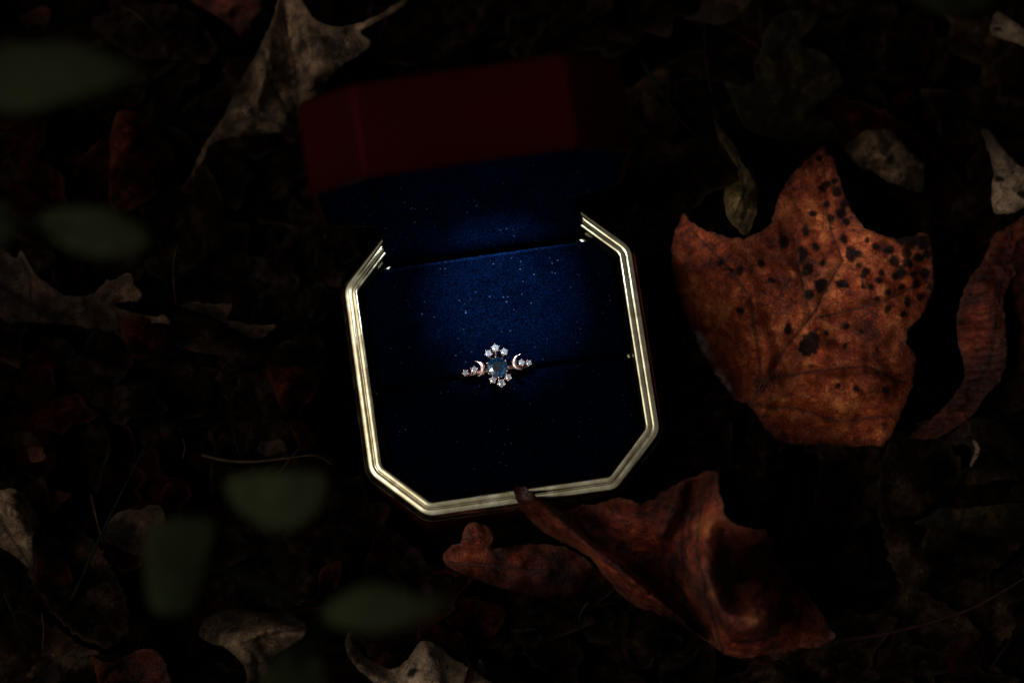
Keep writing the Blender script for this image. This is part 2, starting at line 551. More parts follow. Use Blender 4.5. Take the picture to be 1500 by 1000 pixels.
    at = {'vein': vein[idx], 'spot': spot[idx], 'tone': tone[idx], 'gloss': glo[idx], 'edge': np.exp(-(ed[idx] / 5.0))}
    cen = sum(verts2, Vector()) / len(verts2)
    nveins = [v for v in veins if len(v) > 1]
    multi = bool(nveins) or petiole is not None
    if multi:
        root = empty(name, cen)
        tag(root, label, cat, group)
        bl = mesh_obj('blade', [v - cen for v in verts2], faces, mat, root, attrs=at)
    else:
        root = bl = mesh_obj(name, verts2, faces, mat, None, cen, attrs=at)
        tag(root, label, cat, group)
    so = bl.modifiers.new('thickness', 'SOLIDIFY')
    so.thickness = 0.00028
    so.offset = -1
    if multi:
        def zat(q):
            d = ((p - np.array(q)) ** 2).sum(1)
            return z[int(d.argmin())]
        for k, ve in enumerate(nveins[:6]):
            path = resample(ve, 6, False)
            pp = [P(q[0], q[1], zat(q) - 0.012) - cen for q in path]
            r0 = 0.030 if k == 0 else 0.018
            rad = [r0 * (1 - 0.65 * i / max(len(pp) - 1, 1)) for i in range(len(pp))]
            V, F = tube_geo(pp, rad, 6)
            mesh_obj('midrib' if k == 0 else 'side_vein', V, F, mat, root, attrs={'vein': [1.0] * len(V), 'tone': [1.0] * len(V), 'spot': [0.0] * len(V), 'edge': [0.0] * len(V)})
        if petiole:
            pp = smooth_path([P(*q) - cen for q in petiole], 5)
            V, F = tube_geo(pp, [0.045 + 0.02 * i / len(pp) for i in range(len(pp))], 7)
            mesh_obj('leaf_stalk', V, F, mat, root, attrs={'vein': [0.7] * len(V), 'tone': [1.0] * len(V), 'spot': [0.0] * len(V), 'edge': [0.0] * len(V)})
    return root

# ------------------------------------------------------------------ ground
def ground():
    n = 90
    V, F = [], []
    for j in range(n + 1):
        for i in range(n + 1):
            x = (i / n - 0.5); y = (j / n - 0.5)
            x = 160 * x * (0.25 + 1.5 * abs(x)); y = 160 * y * (0.25 + 1.5 * abs(y))
            V.append((x, y, 0.25 * noise.noise(Vector((x * .35, y * .35, 1))) + 0.12 * noise.noise(Vector((x * 1.2, y * 1.2, 4)))))
    for j in range(n):
        for i in range(n):
            a = j * (n + 1) + i
            F.append((a, a + 1, a + n + 2, a + n + 1))
    o = mesh_obj('ground', V, F, SOIL)
    tag(o, 'dark damp soil under the fallen leaves', None, None, 'structure')
ground()

# ------------------------------------------------------------------ ring box
A, CH = 3.30, 1.17
ROT = math.radians(8.3)
BC = P(734, 525, H)

def oct_path(inset, r, n=6, a=A, ch=CH):
    """chamfered square, inset and with rounded corners, always the same point count"""
    a2 = a - inset
    c2 = ch - inset * (2 - math.sqrt(2))
    cs = []
    for k in range(4):
        base = [(a2, -(a2 - c2)), (a2, a2 - c2)]
        for q in base:
            ang = k * math.pi / 2
            cs.append((q[0] * math.cos(ang) - q[1] * math.sin(ang), q[0] * math.sin(ang) + q[1] * math.cos(ang)))
    out = []
    m = len(cs)
    r = max(r, 0.012)
    for i in range(m):
        p0, p1, p2 = Vector(cs[i - 1]), Vector(cs[i]), Vector(cs[(i + 1) % m])
        d0 = (p0 - p1).normalized(); d2 = (p2 - p1).normalized()
        half = d0.angle(d2) / 2
        t = r / math.tan(half)
        cen = p1 + (d0 + d2).normalized() * (r / math.sin(half))
        s0 = p1 + d0 * t; s2 = p1 + d2 * t
        a0 = math.atan2(s0.y - cen.y, s0.x - cen.x); a1 = math.atan2(s2.y - cen.y, s2.x - cen.x)
        da = (a1 - a0 + math.pi) % (2 * math.pi) - math.pi
        for k in range(n + 1):
            an = a0 + da * k / n
            out.append((cen.x + r * math.cos(an), cen.y + r * math.sin(an)))
    return out

def sweep(profile, rad=0.30, n=6, close=False, cap_first=False, cap_last=False):
    V, F = [], []
    rings = []
    for d, z in profile:
        path = oct_path(d, rad - d if d > 0 else rad, n)
        rings.append(len(V))
        V += [(x, y, z) for x, y in path]
    m = len(path)
    for i in range(len(profile) - 1):
        for k in range(m):
            a, b = rings[i] + k, rings[i] + (k + 1) % m
            c, d_ = rings[i + 1] + (k + 1) % m, rings[i + 1] + k
            F.append((a, b, c, d_))
    if close:
        i = len(profile) - 1
        for k in range(m):
            F.append((rings[i] + k, rings[i] + (k + 1) % m, rings[0] + (k + 1) % m, rings[0] + k))
    if cap_first: F.append(tuple(rings[0] + k for k in range(m))[::-1])
    if cap_last: F.append(tuple(rings[-1] + k for k in range(m)))
    return V, F

box = empty('ring_box', (BC.x, BC.y, 0), ROT)
tag(box, 'open red octagonal ring box with a gold rim and navy velvet cushion', 'ring box')

# leather body of the base
V, F = sweep([(0.30, 0.05), (0.14, 0.06), (0.10, 0.12), (0.10, H - 0.44), (0.20, H - 0.435)], 0.56, cap_first=True)
mesh_obj('base_body', V, F, LEATHER, box)
# gold rim: bead, outer roll, groove, inner roll, inner wall
prof = [(0.20, -0.43), (0.02, -0.43), (0.004, -0.425), (-0.002, -0.415), (0.004, -0.405), (0.012, -0.398), (0.045, -0.335), (0.072, -0.25), (0.081, -0.19)]
steps = [(0.090, 66), (0.100, 52), (0.114, 40), (0.132, 30), (0.154, 24), (0.176, 17), (0.194, 8), (0.208, -6), (0.219, -26), (0.229, -34), (0.238, 0), (0.248, 46), (0.260, 54), (0.274, 36), (0.294, 25), (0.316, 16), (0.334, 6), (0.348, -5), (0.360, -14), (0.372, -25), (0.382, -42), (0.389, -62), (0.394, -78)]
zz, dp = -0.15, 0.084
for d_, sl in steps:
    zz += (d_ - dp) * math.tan(math.radians(sl)); dp = d_
    prof.append((d_, zz))
zt = max(z_ for _, z_ in prof)
prof = prof[:9] + [(d_, z_ - zt) for d_, z_ in prof[9:]] + [(0.398, -0.14), (0.405, -0.30), (0.43, -0.70), (0.52, -0.70)]
V, F = sweep([(d, H + z) for d, z in prof], 0.56, 12)
mesh_obj('gold_rim', V, F, GOLD, box)

def inset_convex(poly, d):
    n = len(poly)
    L_ = []
    for i in range(n):
        a = Vector(poly[i]); b = Vector(poly[(i + 1) % n])
        t = (b - a).normalized()
        nr = Vector((-t.y, t.x))
        L_.append((a + nr * d, t))
    out = []
    for i in range(n):
        p, u = L_[i - 1]; q, v = L_[i]
        cr = u.x * v.y - u.y * v.x
        s_ = ((q - p).x * v.y - (q - p).y * v.x) / cr
        out.append(p + u * s_)
    return out

def cushion(poly, z0, z1, r, dome, seed):
    """padded block: rounded shoulders and a softly uneven top, gridded"""
    cen = sum((Vector(p) for p in poly), Vector((0, 0))) / len(poly)
    prof = [(0, z0)]
    for k in range(9):
        a = math.pi / 2 * k / 8
        prof.append((r * (1 - math.cos(a)), z1 - r + r * math.sin(a)))
    rings = []
    V, F = [], []
    def dens(pl):
        out = []
        for i in range(len(pl)):
            a, b = Vector(pl[i]), Vector(pl[(i + 1) % len(pl)])
            for k in range(24): out.append(a.lerp(b, k / 24))
        return out
    for d, z in prof:
        rings.append(dens(inset_convex(poly, d)))
        for q in rings[-1]:
            V.append((q.x, q.y, z))
    last = rings[-1]
    for k in range(1, 20):
        t = k / 20
        for q in last:
            s_ = q.lerp(cen, t)
            V.append((s_.x, s_.y, z1 + dome * math.sin(min(t * 1.4, 1) * math.pi / 2) + 0.012 * noise.noise(Vector((s_.x * 1.3, s_.y * 1.3, seed)))))
    m = len(last)
    nr = len(V) // m
    for i in range(nr - 1):
        for k in range(m):
            F.append((i * m + k, i * m + (k + 1) % m, (i + 1) * m + (k + 1) % m, (i + 1) * m + k))
    F.append(tuple((nr - 1) * m + k for k in range(m)))
    return V, F

ZC = H - 0.30
bk = [(-2.80, -0.19), (2.80, -0.19), (2.80, 1.96), (2.33, 2.43), (-2.33, 2.43), (-2.80, 1.96)]
fr = [(-1.94, -2.80), (1.94, -2.80), (2.80, -1.94), (2.80, -0.25), (-2.80, -0.25), (-2.80, -1.94)]
V, F = cushion(bk, H - 0.95, ZC + 0.05, 0.13, 0.05, 1.0)
cb = mesh_obj('cushion_back', V, F, VELVET, box)
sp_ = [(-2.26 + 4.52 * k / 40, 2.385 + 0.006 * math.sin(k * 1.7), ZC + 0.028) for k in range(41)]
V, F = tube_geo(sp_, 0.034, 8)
mesh_obj('edge_highlight', V, F, LIT_EDGE_VELVET, cb)  # added strip: painted highlight along the back edge of the cushion
V, F = cushion(fr, H - 0.95, ZC, 0.20, 0.03, 5.0)
mesh_obj('cushion_front', V, F, VELVET, box)
# velvet floor of the tray under the cushions
V, F = sweep([(0.46, H - 0.75), (0.47, H - 0.90)], 0.3, cap_last=True)
mesh_obj('tray_lining', V, F, VELVET, box)

# lid, hinged along the back edge
LT = 1.92
THETA = math.radians(84.5)
HY = A + 0.02
def lidp(v):
    x, y, z = v
    y -= HY
    z -= H
    return (x - 0.16, HY + y * math.cos(THETA) + z * math.sin(THETA), H - y * math.sin(THETA) + z * math.cos(THETA))
lidroot_V, lidroot_F = sweep([(0.14, H + 0.0), (0.03, H + 0.0), (0.0, H + 0.03), (0.0, H + LT - 0.14), (0.03, H + LT - 0.05), (0.12, H + LT), (0.5, H + LT + 0.02), (1.5, H + LT + 0.03)], 0.22, 8, cap_last=True)
lid = mesh_obj('lid', [lidp(v) for v in lidroot_V], lidroot_F, LEATHER, box)
lv, lf = sweep([(0.14, H + 0.0), (0.15, H + 0.05), (0.15, H + LT - 0.35), (0.30, H + LT - 0.22), (1.2, H + LT - 0.20)], 0.22, 8, cap_last=True)
mesh_obj('lid_lining', [lidp(v) for v in lv], [f[::-1] for f in lf], VELVET, lid)
# velvet flap over the hinge
V, F = [], []
for i in range(25):
    x = -2.22 + 4.44 * i / 24
    for (y, z) in [(2.56, -0.75), (2.58, -0.35), (2.64, -0.10), (2.76, 0.03), (2.95, 0.06), (3.3, 0.09), (3.6, 0.22), (3.95, 0.55), (4.35, 1.1), (4.62, 1.8)]:
        V.append((x, y, H + z + 0.01 * noise.noise(Vector((x * 2, y * 2, 3)))))
for i in range(24):
    for j in range(9):
        a = i * 10 + j
        F.append((a, a + 10, a + 11, a + 1))
fl = mesh_obj('hinge_flap', V, F, VELVET, box)
fl.modifiers.new('thickness', 'SOLIDIFY').thickness = 0.0004

# the small lamp set into the lid
LED_Y, LED_Z = 3.0, LT - 0.22
def lid_local(x, y, z):
    return Vector(lidp((x, y, H + z)))
LX = 0.10
led_c = lid_local(LX, -A + 0.16, 0.26)
led_n = (lid_local(LX, -A + 1.16, 0.26) - led_c).normalized()
aim = Vector((0.22, 1.38, H - 0.2))
V, F = [], []
hx = Vector((1, 0, 0)); hy = led_n.cross(hx).normalized()
for i, (rr, hh) in enumerate([(0.21, 0.0), (0.205, 0.33), (0.185, 0.34), (0.16, 0.33), (0.16, 0.02)]):
    for k in range(16):
        a = 2 * math.pi * k / 16
        V.append(led_c + hx * rr * math.cos(a) + hy * rr * math.sin(a) + led_n * hh)
for i in range(4):
    for k in range(16):
        F.append((i * 16 + k, i * 16 + (k + 1) % 16, (i + 1) * 16 + (k + 1) % 16, (i + 1) * 16 + k))
mesh_obj('unseen_lamp_tube', V, F, BLACK, lid)  # unseen tube, made deep to keep lens light off the lid lining
m, t, N, L, b = new_mat('lit_led')
b.inputs['Base Color'].default_value = (0.9, 0.95, 1, 1)
b.inputs['Emission Color'].default_value = (0.62, 0.80, 1.0, 1)
b.inputs['Emission Strength'].default_value = 9000.0
LED_MAT = m
V, F = [], []
for i in range(4):
    for k in range(12):
        a = 2 * math.pi * k / 12
        rr = 0.12 * math.cos(math.pi / 2 * i / 4.2); hh = 0.03 + 0.05 * math.sin(math.pi / 2 * i / 4.2)
        V.append(led_c + hx * rr * math.cos(a) + hy * rr * math.sin(a) + led_n * hh)
for i in range(3):
    for k in range(12):
        F.append((i * 12 + k, i * 12 + (k + 1) % 12, (i + 1) * 12 + (k + 1) % 12, (i + 1) * 12 + k))
F.append(tuple(36 + k for k in range(12)))
mesh_obj('lamp_lens', V, F, LED_MAT, lid)
ld = bpy.data.lights.new('lid_lamp', 'SPOT')
ld.energy = 5.2
ld.color = (0.70, 0.85, 1.0)
ld.spot_size = math.radians(37)
ld.spot_blend = 1.0
ld.shadow_soft_size = 0.0012
lo = bpy.data.objects.new('lid_lamp', ld)
COL.objects.link(lo)
lp = led_c + led_n * 0.24
lo.parent = lid
lo.location = lp * S
lo.rotation_euler = (aim - lp).to_track_quat('-Z', 'Y').to_euler()

# ------------------------------------------------------------------ the ring
RC = P(727, 538, H + 0.16)
ring = empty('engagement_ring', (RC.x, RC.y, H - 0.70), ROT)
tag(ring, 'rose gold ring with teal centre stone, crescent moons and tiny diamonds', 'ring')
RZ = 0.86        # height of the setting above the ring's origin
band_pts = [(0.86 * math.cos(a), 0.0, 0.86 * math.sin(a) - 0.16) for a in [2 * math.pi * k / 48 for k in range(49)]]
V, F = tube_geo(band_pts, 0.065, 8)
mesh_obj('band', V, F, ROSE, ring)

def gem(c, r, n, tilt=0.0):
    c = Vector(c)
    V, F = [], []
    levels = [(0.52, 0.30), (0.86, 0.16), (1.0, 0.0), (0.45, -0.42)]
    for li, (rr, zz) in enumerate(levels):
        off = math.pi / n if li % 2 == 1 else 0
        for k in range(n):
            a = 2 * math.pi * k / n + off
            V.append(c + Vector((math.cos(a) * rr * r, math.sin(a) * rr * r, zz * r)))
    F.append(tuple(range(n)))
    for li in range(3):
        o, p_ = li * n, (li + 1) * n
        for k in range(n):
            k2 = (k + 1) % n
            if li % 2 == 0:
                F.append((o + k2, o + k, p_ + k)); F.append((p_ + k, p_ + k2, o + k2))
            else:
                F.append((o + k, p_ + k2, o + k2)); F.append((o + k, p_ + k, p_ + k2))
    F.append(tuple(3 * n + k for k in range(n))[::-1])
    return V, F

def prongs(c, r, n, bead, ph=0.0, h=0.2):
    parts = []
    for k in range(n):
        a = 2 * math.pi * k / n + ph
        q = Vector(c) + Vector((math.cos(a) * r, math.sin(a) * r, 0))
        parts.append(tube_geo([q + Vector((0, 0, -0.22)), q], [bead * 0.7, bead * 0.7], 6))
        parts.append(ico_geo(q + Vector((0, 0, 0.01)), bead, 8, 6))
    return join_geo(parts)

V, F = gem((0.02, -0.01, RZ + 0.03), 0.235, 10)
mesh_obj('centre_stone', V, F, SAPPHIRE, ring, smooth=False)
V, F = prongs((0.02, -0.01, RZ + 0.075), 0.232, 6, 0.028, math.pi / 6)
mesh_obj('centre_prongs', V, F, ROSE, ring)
# collar under the stone
V, F = tube_geo([(0.02 + 0.17 * math.cos(a), -0.01 + 0.17 * math.sin(a), RZ - 0.13) for a in [2 * math.pi * k / 24 for k in range(25)]], 0.03, 6)
mesh_obj('collar', V, F, ROSE, ring)

def px_local(px, py, z):
    """pixel at height z (world cm) -> ring frame"""
    q = P(px, py, z) - Vector((RC.x, RC.y, H - 0.70))
    c, s_ = math.cos(-ROT), math.sin(-ROT)
    return Vector((q.x * c - q.y * s_, q.x * s_ + q.y * c, q.z))
ZS = H + 0.18
stones = [(725.5, 509.5, 0.068), (715.5, 517.5, 0.062), (738.5, 515, 0.062), (734.5, 561, 0.070), (722, 556.5, 0.058), (744.5, 552.5, 0.058),
          (694.5, 541.5, 0.058), (682, 546, 0.052), (764, 531, 0.058), (774.5, 531.5, 0.052)]
for i, (px, py, r) in enumerate(stones):
    zz = ZS - (0.10 if i in (6, 8) else 0.20 if i in (7, 9) else 0.0)
    c = px_local(px, py, zz)
    r *= 1.18
    V, F = gem(c, r, 8)
    d = mesh_obj('diamond', V, F, DIAMOND, ring, smooth=False)
    V, F = prongs(c + Vector((0, 0, 0.012)), r * 1.05, 5, 0.023, i * 0.6 + 0.3)
    mesh_obj('prongs', V, F, ROSE, d)
    # little stalk that carries the stone
    hub = Vector((0.02, -0.01, RZ - 0.30)) if i < 6 else Vector((c.x, 0, c.z - 0.17))
    V, F = tube_geo([c + Vector((0, 0, -0.05)), c.lerp(hub, 0.35) + Vector((0, 0, -0.14)), hub], 0.024, 6)
    mesh_obj('stone_arm', V, F, ROSE, d)

def crescent(c, r, opening, z):
    """flat moon, thick in the middle, pointed at both horns"""
    V, F = [], []
    n = 20
    for i in range(n + 1):
        t = -1 + 2 * i / n
        a = opening + t * 1.75
        wd = 0.055 * (1 - abs(t) ** 1.8) + 0.004
        for (dr, dz) in ((0.0, 0.03), (-wd, 0.045), (-2 * wd, 0.03), (-2 * wd, -0.05), (0.0, -0.05)):
            V.append((c.x + (r + dr) * math.cos(a), c.y + (r + dr) * math.sin(a), z + dz))
    for i in range(n):
        for k in range(5):
            F.append((i * 5 + k, i * 5 + (k + 1) % 5, (i + 1) * 5 + (k + 1) % 5, (i + 1) * 5 + k))
    F.append((0, 1, 2, 3, 4)); F.append(tuple(n * 5 + k for k in range(5))[::-1])
    return V, F
c = px_local(701, 539.5, ZS)
V, F = crescent(c + Vector((-0.02, 0, 0)), 0.175, 0.0, c.z - 0.04)
mesh_obj('crescent_moon', V, F, ROSE, ring)
c = px_local(761, 530, ZS)
V, F = crescent(c + Vector((0.0, 0, 0)), 0.175, math.pi, c.z - 0.04)
mesh_obj('crescent_moon', V, F, ROSE, ring)

# ------------------------------------------------------------------ the leaves one can tell apart
spots_big = [(1208, 273, 6, 1.8, 0.9), (1226, 281, 9, 0.8, 1.2), (1211, 300, 5), (1190, 313, 6, .8, 0), (1180, 338, 6, 1.5, 0), (1236, 352, 6, .8, .6), (1246, 370, 8), (1256, 372, 6),
    (1247, 378, 6), (1195, 361, 6), (1205, 385, 5), (1176, 374, 6, 2.2, 0), (1182, 395, 7, 1.5, .3), (1202, 418, 10), (1186, 432, 7), (1234, 416, 10, .6, .2), (1148, 354, 8), (1115, 386, 6, .8, .7),
    (1056, 385, 4, 2, 1.0), (1068, 394, 5, .6, .4), (1083, 397, 5, 1.6, 0), (1130, 410, 7, .6, .3), (1085, 455, 6, .7, .2), (1154, 482, 6, 1.5, .3), (1185, 503, 13, 1.6, .55),
    (1268, 398, 6), (1264, 404, 5), (1288, 411, 5), (1291, 400, 5), (1300, 428, 5), (1285, 437, 4), (1329, 441, 5, 1.5, 0), (1300, 453, 5, 1.3, .4), (1323, 460, 5), (1348, 436, 6), (1283, 361, 6, .8, .2),
    (1303, 366, 7), (1310, 383, 8), (1320, 400, 7, 1.4, 0), (1330, 385, 8), (1345, 378, 7), (1335, 352, 11), (1352, 355, 11), (1320, 350, 9), (1355, 400, 7), (1342, 416, 6), (1312, 405, 6),
    (1328, 370, 8), (1240, 478, 5), (1255, 570, 5), (1297, 571, 6), (1228, 565, 4), (1262, 486, 4), (1238, 506, 4), (1210, 488, 4), (1270, 352, 4), (1258, 388, 4), (1222, 266, 5), (1218, 320, 6),
    (1232, 312, 8), (1236, 298, 7), (1240, 325, 6), (1338, 402, 5), (1320, 420, 5), (1357, 372, 6), (1276, 420, 4), (1265, 420, 4), (1362, 420, 4), (1200, 232, 5), (1214, 222, 6)]
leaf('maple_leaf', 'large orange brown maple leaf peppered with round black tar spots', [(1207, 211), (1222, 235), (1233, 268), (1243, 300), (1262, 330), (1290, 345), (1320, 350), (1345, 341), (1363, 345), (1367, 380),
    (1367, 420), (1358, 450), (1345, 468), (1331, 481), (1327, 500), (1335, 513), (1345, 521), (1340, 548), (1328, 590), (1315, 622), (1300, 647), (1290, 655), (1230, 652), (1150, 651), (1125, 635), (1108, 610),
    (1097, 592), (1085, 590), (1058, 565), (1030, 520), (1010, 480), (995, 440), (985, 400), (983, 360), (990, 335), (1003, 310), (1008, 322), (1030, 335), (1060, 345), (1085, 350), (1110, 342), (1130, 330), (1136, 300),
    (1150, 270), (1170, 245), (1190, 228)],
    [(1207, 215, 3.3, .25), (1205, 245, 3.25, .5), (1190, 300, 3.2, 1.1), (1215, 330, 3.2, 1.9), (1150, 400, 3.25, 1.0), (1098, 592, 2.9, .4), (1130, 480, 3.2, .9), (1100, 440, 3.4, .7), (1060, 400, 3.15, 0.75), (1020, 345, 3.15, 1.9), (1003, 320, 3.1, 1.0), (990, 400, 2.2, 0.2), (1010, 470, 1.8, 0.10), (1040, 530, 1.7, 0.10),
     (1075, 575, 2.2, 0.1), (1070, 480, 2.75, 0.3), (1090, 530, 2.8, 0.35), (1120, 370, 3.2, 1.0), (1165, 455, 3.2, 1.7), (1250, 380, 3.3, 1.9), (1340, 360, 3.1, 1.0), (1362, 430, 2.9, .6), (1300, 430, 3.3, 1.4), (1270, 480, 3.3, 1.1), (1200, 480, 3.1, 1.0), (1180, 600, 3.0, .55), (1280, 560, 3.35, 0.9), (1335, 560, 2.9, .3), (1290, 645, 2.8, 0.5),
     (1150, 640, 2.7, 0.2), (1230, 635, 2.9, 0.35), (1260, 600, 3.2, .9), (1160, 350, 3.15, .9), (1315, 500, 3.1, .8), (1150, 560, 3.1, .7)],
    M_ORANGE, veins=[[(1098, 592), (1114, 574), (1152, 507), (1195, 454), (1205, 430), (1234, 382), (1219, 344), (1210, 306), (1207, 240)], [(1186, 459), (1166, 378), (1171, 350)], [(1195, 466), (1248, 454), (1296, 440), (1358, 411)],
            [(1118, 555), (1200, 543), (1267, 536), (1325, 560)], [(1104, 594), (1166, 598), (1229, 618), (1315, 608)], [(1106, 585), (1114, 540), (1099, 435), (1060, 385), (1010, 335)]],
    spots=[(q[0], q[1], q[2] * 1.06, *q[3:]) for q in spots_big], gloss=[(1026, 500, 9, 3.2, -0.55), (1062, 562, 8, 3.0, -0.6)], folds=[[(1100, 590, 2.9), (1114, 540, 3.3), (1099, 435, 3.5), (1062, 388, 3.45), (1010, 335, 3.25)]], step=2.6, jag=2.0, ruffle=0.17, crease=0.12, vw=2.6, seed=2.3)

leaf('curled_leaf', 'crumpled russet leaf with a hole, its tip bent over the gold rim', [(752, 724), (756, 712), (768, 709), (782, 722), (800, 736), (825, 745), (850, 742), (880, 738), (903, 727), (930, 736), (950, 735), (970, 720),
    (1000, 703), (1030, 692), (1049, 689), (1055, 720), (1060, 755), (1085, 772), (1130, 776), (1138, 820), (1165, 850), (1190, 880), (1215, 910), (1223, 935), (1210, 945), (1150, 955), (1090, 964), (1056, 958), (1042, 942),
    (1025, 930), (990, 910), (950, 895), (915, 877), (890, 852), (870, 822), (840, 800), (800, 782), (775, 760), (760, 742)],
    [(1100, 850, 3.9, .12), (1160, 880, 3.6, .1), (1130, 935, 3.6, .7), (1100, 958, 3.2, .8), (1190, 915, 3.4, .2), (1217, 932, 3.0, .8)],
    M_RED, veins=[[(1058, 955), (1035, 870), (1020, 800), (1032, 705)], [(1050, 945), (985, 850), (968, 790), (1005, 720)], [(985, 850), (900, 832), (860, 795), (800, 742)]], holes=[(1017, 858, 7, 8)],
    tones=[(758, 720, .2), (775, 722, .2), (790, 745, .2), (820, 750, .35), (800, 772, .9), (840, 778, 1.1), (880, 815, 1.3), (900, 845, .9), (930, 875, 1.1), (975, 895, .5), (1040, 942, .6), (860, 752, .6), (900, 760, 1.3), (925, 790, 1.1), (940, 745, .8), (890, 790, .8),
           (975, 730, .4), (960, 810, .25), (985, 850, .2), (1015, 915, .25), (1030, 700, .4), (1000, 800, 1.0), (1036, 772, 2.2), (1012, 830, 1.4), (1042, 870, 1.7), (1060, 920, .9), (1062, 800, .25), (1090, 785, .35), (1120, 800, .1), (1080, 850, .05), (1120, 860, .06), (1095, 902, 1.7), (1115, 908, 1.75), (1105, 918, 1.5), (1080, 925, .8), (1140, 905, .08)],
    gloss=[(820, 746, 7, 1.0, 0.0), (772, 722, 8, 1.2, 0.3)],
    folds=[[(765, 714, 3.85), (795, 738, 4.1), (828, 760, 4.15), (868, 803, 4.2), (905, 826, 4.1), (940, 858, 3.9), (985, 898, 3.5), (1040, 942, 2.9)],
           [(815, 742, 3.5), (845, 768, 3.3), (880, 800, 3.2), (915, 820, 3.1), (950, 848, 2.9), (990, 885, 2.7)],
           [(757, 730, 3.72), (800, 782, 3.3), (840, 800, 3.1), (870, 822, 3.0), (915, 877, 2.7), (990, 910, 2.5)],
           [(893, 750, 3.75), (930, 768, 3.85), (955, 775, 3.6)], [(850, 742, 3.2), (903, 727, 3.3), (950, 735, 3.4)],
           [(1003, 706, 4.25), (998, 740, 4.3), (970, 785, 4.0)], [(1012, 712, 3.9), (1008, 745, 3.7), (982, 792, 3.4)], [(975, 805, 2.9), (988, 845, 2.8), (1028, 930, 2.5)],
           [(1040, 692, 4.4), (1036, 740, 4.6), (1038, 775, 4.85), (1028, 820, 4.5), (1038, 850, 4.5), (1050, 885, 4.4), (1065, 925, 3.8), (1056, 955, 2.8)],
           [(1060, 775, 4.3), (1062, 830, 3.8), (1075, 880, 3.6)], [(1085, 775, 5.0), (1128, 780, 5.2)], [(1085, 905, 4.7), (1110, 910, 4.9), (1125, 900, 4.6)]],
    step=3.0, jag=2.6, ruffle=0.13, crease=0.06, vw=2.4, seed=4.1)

leaf('lobed_leaf', 'dull red brown lobed leaf with a dark hole beneath the crumpled russet leaf', [(680, 768), (700, 764), (718, 772), (723, 790), (718, 806), (742, 800), (790, 795), (832, 800), (872, 830), (897, 850), (902, 864), (862, 873), (820, 877),
    (770, 872), (730, 860), (690, 846), (655, 830), (647, 815), (660, 800), (677, 794)],
    [(700, 775, 2.6, 1.3), (700, 800, 2.5, 1.2), (660, 815, 2.2, .7), (690, 840, 2.0, .15), (730, 825, 2.4, .4), (760, 825, 2.7, 1.0), (790, 810, 2.4, .45), (800, 840, 2.6, .6), (850, 860, 2.1, .2), (780, 870, 1.9, .15), (880, 850, 2.0, .1), (760, 800, 2.2, .25)],
    M_RED, veins=[[(655, 825), (730, 828), (800, 838), (880, 858)]], holes=[(822, 846, 11, 13)], step=3.6, ruffle=.18, seed=5.2)

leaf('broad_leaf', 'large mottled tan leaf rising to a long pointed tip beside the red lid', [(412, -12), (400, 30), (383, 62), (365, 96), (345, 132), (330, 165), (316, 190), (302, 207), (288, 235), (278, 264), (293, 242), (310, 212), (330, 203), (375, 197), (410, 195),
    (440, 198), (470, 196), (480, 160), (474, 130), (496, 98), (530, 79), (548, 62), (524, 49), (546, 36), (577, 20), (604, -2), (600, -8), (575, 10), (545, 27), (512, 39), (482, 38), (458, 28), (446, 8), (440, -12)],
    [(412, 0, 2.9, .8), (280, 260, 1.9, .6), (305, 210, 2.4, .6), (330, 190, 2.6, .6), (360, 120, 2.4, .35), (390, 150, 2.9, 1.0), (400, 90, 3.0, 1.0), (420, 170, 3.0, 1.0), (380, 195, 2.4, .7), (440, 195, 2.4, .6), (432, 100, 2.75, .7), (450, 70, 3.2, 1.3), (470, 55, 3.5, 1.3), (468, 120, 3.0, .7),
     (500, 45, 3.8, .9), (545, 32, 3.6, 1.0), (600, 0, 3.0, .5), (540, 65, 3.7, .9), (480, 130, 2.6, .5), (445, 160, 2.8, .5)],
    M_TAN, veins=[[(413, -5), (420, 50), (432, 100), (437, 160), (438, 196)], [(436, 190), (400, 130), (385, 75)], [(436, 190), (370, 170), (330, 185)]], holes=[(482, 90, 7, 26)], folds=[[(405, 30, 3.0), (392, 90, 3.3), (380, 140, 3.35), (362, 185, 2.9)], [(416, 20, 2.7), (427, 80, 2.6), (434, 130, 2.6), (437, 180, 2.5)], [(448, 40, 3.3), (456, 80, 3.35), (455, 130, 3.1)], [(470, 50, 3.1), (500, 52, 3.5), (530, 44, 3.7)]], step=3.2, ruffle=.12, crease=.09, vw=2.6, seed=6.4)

leaf('torn_leaf', 'rust red torn leaf behind the large mottled tan leaf', [(262, -14), (290, 10), (312, 22), (335, 36), (352, 57), (362, 50), (374, 26), (388, 8), (372, -14)],
     [(300, 5, 2.2, .5), (350, 45, 1.9, .3), (370, 10, 2.4, .6), (330, 20, 2.4, .6)], M_RED, step=3.6, seed=7.5, ruffle=.2)

